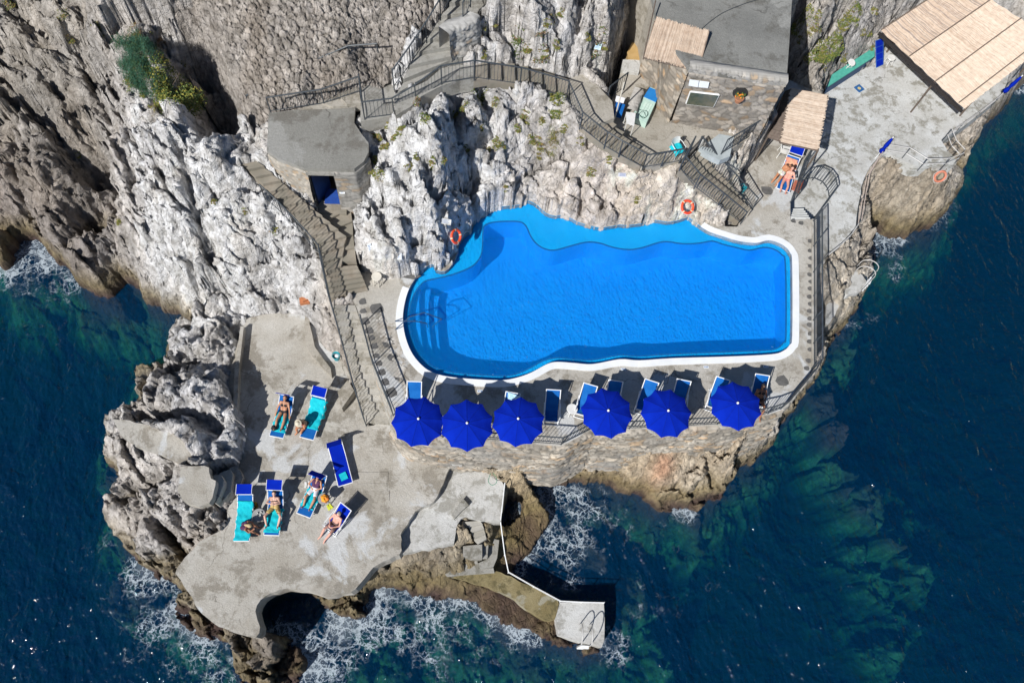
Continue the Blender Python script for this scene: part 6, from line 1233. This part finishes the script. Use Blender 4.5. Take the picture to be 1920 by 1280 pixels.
for r_ in range(5):
    for c_ in range(3):
        f1_ = lambda u, v_: (i0.lerp(i1, u)).lerp(i3.lerp(i2, u), v_); u0, v0 = c_/3, r_/5
        b = MB(); b.sheet(f1_(u0+.012, v0+.01)+up_*2, f1_(u0+.012, v0+.19)+up_*2, f1_(u0+.32, v0+.19)+up_*2, f1_(u0+.32, v0+.01)+up_*2, -.012); b.build('tile', mat('tile_green', (.52, .68, .60), (.60, .74, .66), 6, .3), bs).location = o_
hs = thing('hose', P(1200, 200, BZ+.38), 'thin dark hose looped on the pale green basin', 'hose'); b = MB()
b.tube([P(x, y, BZ+.39+.02*math.sin(x)) for x, y in cr([(1178,215),(1190,196),(1196,184),(1195,196),(1200,206),(1212,208),(1214,216),(1206,222),(1199,214),(1206,209),(1211,220),(1200,218)], k=5)], .011, 6); b.build('tube', mat('hose_green', (.03, .08, .07)), hs).location = -Vector(hs.location)
def table(corners, zt, zb, label, m=wht, nm='table'):
    q = [P(x, y, zt) for x, y in corners]; t = thing(nm, Vector((q[0].x, q[0].y, zb)), label, 'table'); o = -Vector(t.location); b = MB(); b.sheet(*[p+o for p in q], .03); b.build('top', m, t)
    for p in q: c = (q[0]+q[2])/2; p2 = p+(c-p)*.1; b = MB(); b.bar(Vector((p2.x, p2.y, zb))+o, Vector((p2.x, p2.y, zt-.01))+o, .02); b.build('leg', m, t)
table([(1174,210),(1174.5,231),(1189,236),(1192,212)], BZ+.75, BZ, 'small square white table standing by the pale green basin')
b = MB(); b.bar(P(1150,232,BZ), P(1150,232,BZ)+Vector((0, 0, 2.6)), .03, 8); b.build('white_pole', cream, label='tall cream pole rising beside the white table', cat='pole')
for k, (px, py, m, lb) in enumerate([(1156,200,whc,'white cloth hanging at the top of the rail by the steps'), (1156,212,midb,'blue cloth hanging below the white one on the rail')]):
    a1 = P(px, py+8, BZ+.3); u = Vector((.04, .12, .75)); w1 = Vector((.18, -.06, 0)); b = MB(); b.sheet(a1-w1, a1+w1, a1+w1+u, a1-w1+u, .03)
    b.v = [(x+.02*math.sin(z_*30+x*20), y+.02*math.sin(z_*25), z_) for x, y, z_ in b.v]; b.build('cloth' if k < 2 else 'board', m, label=lb, cat='cloth' if k < 2 else 'board')
def plchair(px, py, z, rz, label, m=wht):
    t = thing('plastic_chair', P(px, py, z), label, 'chair', rz=rz); b = MB(); b.box((0, 0, .42), (.44, .44, .035)); b.build('seat', m, t)
    b = MB(); v = []; f = []
    for i in range(9):
        x = -.22+.055*i
        for z_, y in ((.44, .20), (.66, .235), (.84, .27)): v.append((x, y-.05*(1-(x/.22)**2)*-1, z_-.05*(x/.22)**2*(z_ > .8)))
    for i in range(8):
        for j in range(2): k = i*3+j; f.append((k, k+3, k+4, k+1))
    n = len(v); v += [(x, y+.025, z_) for x, y, z_ in v]; f += [tuple(q+n for q in a_[::-1]) for a_ in f]; b.add(v, f); b.build('backrest', m, t)
    for s in (-1, 1): b = MB(); b.tube([(s*.22, -.2, .42), (s*.25, -.2, .62), (s*.25, .1, .66), (s*.22, .24, .66)], .018, 6); b.build('armrest', m, t)
    for x in (-1, 1):
        for y in (-1, 1): b = MB(); b.bar((x*.24, y*.24, 0), (x*.19, y*.19, .42), .022, 6); b.build('leg', m, t)
    return t
plchair(1266, 290, BZ, .5, 'white plastic chair draped with a teal towel at the head of the steps')
b = MB(); v = []; 
for j in range(9):
    for i in range(9): x = -.26+.065*i; y = -.26+.065*j; v.append((x, y, .5-.10*max(0, abs(x)-.2)*8*.25-.03*math.sin(x*20)*math.sin(y*18)-max(0, abs(x)-.22)*2-max(0, abs(y)-.22)*2))
f = [(j*9+i, j*9+i+1, j*9+i+10, j*9+i+9) for j in range(8) for i in range(8)]; n = 81; v += [(x, y, z_-.012) for x, y, z_ in v]; f += [tuple(k+n for k in q[::-1]) for q in f]; b.add(v, f)
o = b.build('towel', teal, smooth=True, label='teal towel draped over the white plastic chair', cat='towel'); o.location = P(1266, 290, BZ+.0); o.rotation_euler = (0, 0, .5)
plchair(1466, 291, DZ, 2.9, 'white plastic chair at the south edge of the small straw pavilion')
# ---- straw roofs
sts = [mat('straw_a', (.50, .39, .30), (.60, .49, .39), 5, .9), mat('straw_b', (.57, .46, .36), (.66, .55, .45), 5, .9), mat('straw_c', (.43, .32, .24), (.53, .42, .33), 5, .9)]
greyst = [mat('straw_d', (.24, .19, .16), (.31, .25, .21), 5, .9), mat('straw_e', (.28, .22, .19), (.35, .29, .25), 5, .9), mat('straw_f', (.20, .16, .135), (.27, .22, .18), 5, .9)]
def reeds(q, name, parent, w_=.03, jit=.05, mats=sts, seg=6, sag=.03, seed=1):
    """reeds run a->b, laid side by side from a to d"""
    a, b_, c, d = q; n = int((d-a).length/w_); rn = random.Random(seed); b = MB()
    nrm = (b_-a).cross(d-a).normalized(); nrm = -nrm if nrm.z < 0 else nrm
    for i in range(n):
        u0, u1 = i/n, (i+1.12)/n; p0, p1 = a.lerp(d, u0), a.lerp(d, u1); r0, r1 = b_.lerp(c, u0), b_.lerp(c, u1); e = (r0-p0).normalized(); j0, j1 = rn.uniform(-jit, jit), rn.uniform(-jit, jit)
        p0 = p0+e*j0; p1 = p1+e*j0; r0 = r0+e*j1; r1 = r1+e*j1; h0 = rn.uniform(0, .012); b.cur = rn.choice((0, 0, 1, 1, 2)); v = []; f = []
        for k in range(seg+1):
            t_ = k/seg; s_ = -sag*math.sin(math.pi*t_*2)**2+.006*math.sin(i*1.7+k*2.1)
            x0, x1 = p0.lerp(r0, t_), p1.lerp(r1, t_); m_ = (x0+x1)/2
            v += [x0+nrm*(s_+h0-.012), m_+nrm*(s_+h0+.006), x1+nrm*(s_+h0-.012), m_+nrm*(s_+h0-.03)]
        for k in range(seg): o = k*4; f += [(o, o+4, o+5, o+1), (o+1, o+5, o+6, o+2), (o+2, o+6, o+7, o+3), (o+3, o+7, o+4, o)]
        b.add(v, f)
    return b.build(name, mats, parent)
wood = mat('dark_wood', (.10, .075, .06), (.15, .115, .09), 9, .8); woodb = mat('black_wood', (.018, .014, .014), (.03, .024, .022), 9, .8)
# small awning over the bar entrance
aw = thing('straw_awning', P(1231, 60, BZ), 'straw awning hung over the left edge of the bar roof', 'awning'); ao = -Vector(aw.location)
A4 = [P(1231,32,12.75), P(1206,107,12.15), P(1310,133,12.15), P(1330,58,12.75)]
reeds(A4, 'reed_roof', aw, .028, .05, seed=3).location = ao
b = MB(); b.bar(A4[0]+Vector((0, .8, .1)), A4[1]+Vector((0, -.1, -.04)), .03); b.bar(A4[1]-Vector((0, 0, .04)), A4[2]-Vector((0, 0, .04)), .03); b.bar(A4[2]-Vector((0, 0, .04)), A4[3]-Vector((0, 0, .04)), .03); b.build('frame', wood, aw).location = ao
for k, (px, py, zz) in enumerate(((1200,138,BZ), (1238,140,BZ+.4))): b = MB(); q = P(px, py, zz); b.bar(q, (q.x, q.y, 12.1), .03); b.build('post', wood, aw).location = ao
# small pavilion by the sunbeds: a pale straw east slope and a darker, greyer straw west slope
pv = thing('straw_pavilion', P(1500, 270, DZ), 'small straw roofed pavilion beside the sunbeds', 'pavilion'); po = -Vector(pv.location)
R1, R2 = P(1484,165,8.55), P(1463,266,8.55); E1, E2 = P(1553,178,8.3), P(1535,281,8.3); V1, V2 = P(1474,170,7.9), P(1439,258,7.75)
reeds([R1, E1, E2, R2], 'east_slope', pv, .03, .07, seed=5, sag=.02).location = po
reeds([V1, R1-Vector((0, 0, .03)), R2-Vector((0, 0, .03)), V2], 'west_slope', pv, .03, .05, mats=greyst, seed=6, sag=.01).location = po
b = MB(); 
for a_, c_ in ((R1, R2), (E1, E2), (R1, E1), (R2, E2), (V1, V2)): b.bar(a_-Vector((0, 0, .07)), c_-Vector((0, 0, .07)), .035)
b.build('frame', wood, pv).location = po
for p in (E2, E1, V2, V1): b = MB(); b.bar((p.x, p.y, 4.9 if p in (E1, E2) else DZ), (p.x, p.y, p.z-.06), .04); b.build('post', wood, pv).location = po
# large pergola
pg = thing('straw_pergola', P(1712, 213, TZ), 'large straw roofed pergola with dark beams over the right terrace', 'pergola'); go = -Vector(pg.location); zr = TZ+2.35
SW0, SW1 = P(1652,57,zr), P(1809,204,zr); NE0, NE1 = P(1800,-40,zr+.25), P(1975,75,zr+.25)
bands = [0, .36, .675, .965]
e0 = lambda u: SW0.lerp(SW1, u); e1 = lambda u: NE0.lerp(NE1, u)
for k, (u0, u1, ms) in enumerate(((0, .345, [sts[2], sts[0], greyst[1]]), (.345, .66, sts), (.66, 1, [sts[1], sts[0], sts[1]]))):
    for j in range(1): reeds([e0(u0+.003), e0(u1-.003), e1(u1-.003), e1(u0+.003)], 'reed_roof', pg, .034, .03, mats=ms, seed=10+k, sag=.05, seg=8).location = go
for u in (.0, .345, .66, .93): b = MB(); b.bar(e0(u)+Vector((0, 0, .04)), e1(u)+Vector((0, 0, .04)), .035, 6); b.build('beam', mat('beam', (.17, .13, .10), (.22, .17, .13), 6, .8), pg).location = go
b = MB(); dn_ = Vector((0, 0, -.24)); sn = (SW0-NE0).normalized()*.06
b.sheet(SW0+sn-Vector((0, 0, .05)), SW1+sn-Vector((0, 0, .05)), SW1+sn+dn_, SW0+sn+dn_, .06); b.build('fascia', woodb, pg).location = go
for a_, h0 in ((e0(.05).lerp(e1(.05), .3), 0), (e0(.655), 0), (e0(.95).lerp(e1(.95), .3), 0), (e1(.2), 0), (e1(.6), 0), (e1(.98), 0)): b = MB(); b.bar((a_.x, a_.y, TZ), (a_.x, a_.y, zr-.05), .045, 8); b.build('post', wood, pg).location = go
# ---- plants
gm = [mat('leaf_dark', (.035, .07, .018), (.06, .10, .025), 8, .7), mat('leaf_mid', (.09, .14, .03), (.14, .19, .04), 8, .7), mat('leaf_yellow', (.24, .23, .035), (.32, .28, .05), 8, .7), mat('leaf_blue', (.02, .085, .05), (.035, .12, .07), 8, .7), mat('leaf_brown', (.20, .11, .045), (.28, .17, .08), 8, .8)]
def bush(px, py, r, h, mix, label=None, name='shrub', cat='shrub', n=None, leaf=.055, mb=None, blade=False, squash=1., rot=0, seed=None):
    rn = random.Random(int(px*7+py)); g = ground(px, py); b = mb or MB(); n = n or int(900*r*r*3); lobes = [(rn.uniform(-.6, .6)*r, rn.uniform(-.6, .6)*r*squash, rn.uniform(.35, .8)*r) for _ in range(max(3, int(7*r)))]+[(0, 0, r*.7)]
    cr_t, sr_t = math.cos(rot), math.sin(rot)
    for i in range(n):
        lx, ly, lr = rn.choice(lobes); th = rn.uniform(0, 6.283); ph = math.acos(rn.uniform(-.1, 1)); rr = lr*rn.uniform(.55, 1.05)
        x = lx+rr*math.sin(ph)*math.cos(th); y = ly+rr*math.sin(ph)*math.sin(th)*squash; z_ = rr*math.cos(ph)*h/r
        x, y = x*cr_t-y*sr_t, x*sr_t+y*cr_t
        j = int(np.clip(np.searchsorted(ay, g.y+y), 0, len(ay)-1)); i_ = int(np.clip(np.searchsorted(ax, g.x+x), 0, len(ax)-1)); zz = min(max(float(Z[j, i_]), g.z-(.8 if mb is None else .12)), g.z+(.5 if mb is None else .12))
        s = leaf*rn.uniform(.6, 1.3); q = Matrix.Rotation(rn.uniform(0, 6.28), 3, 'Z')@Matrix.Rotation(rn.uniform(-.9, .9), 3, 'X')
        c = Vector((g.x+x, g.y+y, zz+z_+.02)); b.cur = rn.choice(mix)
        if blade: v = [c+q@Vector(p) for p in ((-s*.12, 0, 0), (s*.12, 0, 0), (0, s*3, s*1.4))]; b.add(v, [(0, 1, 2)])
        else: v = [c+q@Vector(p) for p in ((-s*.5, 0, 0), (0, -s*.35, .01), (s*.5, 0, 0), (0, s*.6, 0))]; b.add(v, [(0, 1, 2, 3)])
    if mb is None:
        o = thing(name, g, label, cat); b.build('foliage', gm, o).location = -Vector(g)
        st = MB()
        for k in range(4): a = k*1.6+rn.random(); st.bar((0, 0, -.15), (r*.5*math.cos(a), r*.5*math.sin(a), h*.5), .02, 5, .008)
        st.build('stem', wood, o); return o
bush(268, 122, 1.0, 1.25, [3, 3, 3, 0], 'blue green feathery shrub growing in the hollow of the left cliff', leaf=.07, blade=True, squash=1.4, rot=.5, n=8000)
bush(320, 158, 1.1, 1.2, [2, 1, 2, 0, 1], 'large yellow green bush beside the black cleft', leaf=.07, squash=1.2, n=6500)
bush(300, 190, .45, .35, [1, 2, 1], 'low green shrub on the white rock below the large yellow bush')
bush(252, 150, .5, .3, [1, 1, 4, 2], 'small olive shrub left of the feathery one')
bush(1505, 35, .6, .4, [1, 1, 2, 2], 'yellow green shrub right of the bar roof'); bush(1565, 72, .75, .35, [1, 1, 1, 2], 'mossy green shrub spreading over the rock ledge above the turquoise counter', squash=1.9, rot=-.6, n=2600); bush(1548, 112, .4, .25, [2, 2, 1, 4], 'yellowish shrub at the lower end of the mossy ledge'); bush(1603, 20, .55, .35, [1, 2, 1], 'green shrub on the rock left of the big straw roof')
bush(970, 72, .4, .35, [1, 0, 1, 4], 'green tuft with a brown edge on the cliff right of the wide steps'); bush(1018, 85, .35, .35, [4, 4, 1, 0], 'reddish brown shrub hanging on the cliff'); bush(1122, 75, .3, .25, [1, 4, 1], 'tuft just above the pale blue notice'); bush(897, 165, .42, .3, [1, 2, 1], 'bright green tuft under the railing of the high walkway')
bush(1042, 195, .5, .3, [1, 1, 2], 'green shrub beside the outer railing of the bend'); bush(1037, 262, .5, .2, [2, 1, 4], 'yellowish grass patch on the white rock below the bend', blade=True, leaf=.05); bush(796, 222, .3, .25, [1, 1, 2], 'green tuft on the rock in front of the corner landing'); bush(783, 190, .3, .25, [4, 4, 1], 'brown tuft between the landing and the white crag'); bush(1427, 283, .24, .15, [1, 1, 2], 'small green plant on the rock corner below the bar')
bush(252, 58, .35, .2, [4, 2, 4], 'dry yellow brown tuft on the upper left cliff', blade=True, leaf=.06); bush(310, 98, .35, .25, [4, 4], 'reddish dry tuft above the large yellow bush', blade=True, leaf=.06); bush(295, 208, .3, .15, [4, 2], 'brown tuft in the crack of the white rock', blade=True, leaf=.05)
gb = MB()
rr_ = random.Random(12)
extra = [(rr_.uniform(x0, x1), rr_.uniform(y0, y1), rr_.uniform(.12, .28)) for x0, y0, x1, y1, k in ((680,235,1000,330,16),(900,20,1140,120,10),(990,200,1110,300,8),(1495,0,1640,120,14),(100,20,330,120,7),(230,120,350,210,8),(1180,300,1250,380,3)) for _ in range(k)]
for px, py, r in extra+[(700,258,.2),(712,262,.2),(752,243,.25),(932,270,.3),(915,285,.2),(985,215,.25),(1108,322,.2),(930,190,.25),(1060,240,.2),(1008,262,.25),(400,378,.2),(690,570-260,.15),(850,215,.2),(870,200,.2),(1140,300,.15),(1100,70,.2),(955,92,.25),(1045,85,.2),(222,515-100,.2),(190,70,.2),(120,25,.25),(20,8,.3),(150,290,.15),(740,258,.15),(655,445,.12),(948,355,.15),(810,300,.15),(1520,60,.3),(1535,30,.25),(1585,50,.3),(1620,60,.25),(1640,20,.25),(1500,75,.25),(700,640,.15),(640,600,.15),(515,435,.2),(460,395,.15),(1090,265,.2)]:
    bush(px, py, r, r*.5, [1, 2, 1, 4], mb=gb, leaf=.045, n=int(160+600*r))
gb.build('ground_cover', gm, kind='stuff', label='small green and brown tufts scattered over the rocks', cat='plants')
# ---- odds and ends
b = MB(); b.box((0, 0, .1), (.42, .30, .2), .2); b.box((.05, .04, .26), (.3, .22, .12), .5); o = b.build('brick_block', mat('brick', (.42, .15, .06), (.50, .20, .09), 8, .9, .5), label='broken orange brick block on the rock above the lower terrace', cat='brick'); o.location = ground(572, 566)
gh = thing('garden_hose', P(920, 905, 3.3), 'green hose loop hanging by a tap under the retaining wall', 'hose'); b = MB(); b.tube([P(x, y, 3.1-.0) for x, y in cr([(924,880),(918,892),(916,903),(923,909),(931,904),(930,894),(922,884)], k=5)], .012, 6); b.build('tube', mat('green_hose', (.02, .22, .12)), gh).location = -Vector(gh.location)
b = MB(); b.bar(P(924,862,3.4), P(924,882,3.1), .018); b.bar(P(915,862,3.5), P(937,862,3.5), .015); b.build('tap', steel, gh).location = -Vector(gh.location)
ob = MB(); ob.prism(poly([(866,848,4.1),(886,848,4.1),(874,862,4.1),(866,874,4.1)], 4.1), 2.6, 4.05)
wb = thing('drain_shaft', P(868, 872, LZ), 'small pale concrete box with a dark opening at the foot of the retaining wall', 'drain'); b = MB(); b.prism(poly([(845,858,LZ),(866,858,LZ),(866,878,LZ),(845,876,LZ)], LZ), LZ-.2, LZ+.55); b.build('box', concP, wb).location = -Vector(wb.location)
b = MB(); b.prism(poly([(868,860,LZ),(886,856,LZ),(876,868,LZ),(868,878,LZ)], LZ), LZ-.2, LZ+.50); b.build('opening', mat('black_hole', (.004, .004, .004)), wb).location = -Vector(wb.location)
cb = thing('cable', P(1320, 54, BT), 'thin dark cable curving across the bar roof', 'cable'); b = MB(); b.tube([P(x, y, BT+.03) for x, y in cr([(1315,55),(1335,38),(1360,22),(1400,6),(1440,-6)], k=6)], .014, 6); b.build('wire', iron, cb).location = -Vector(cb.location)
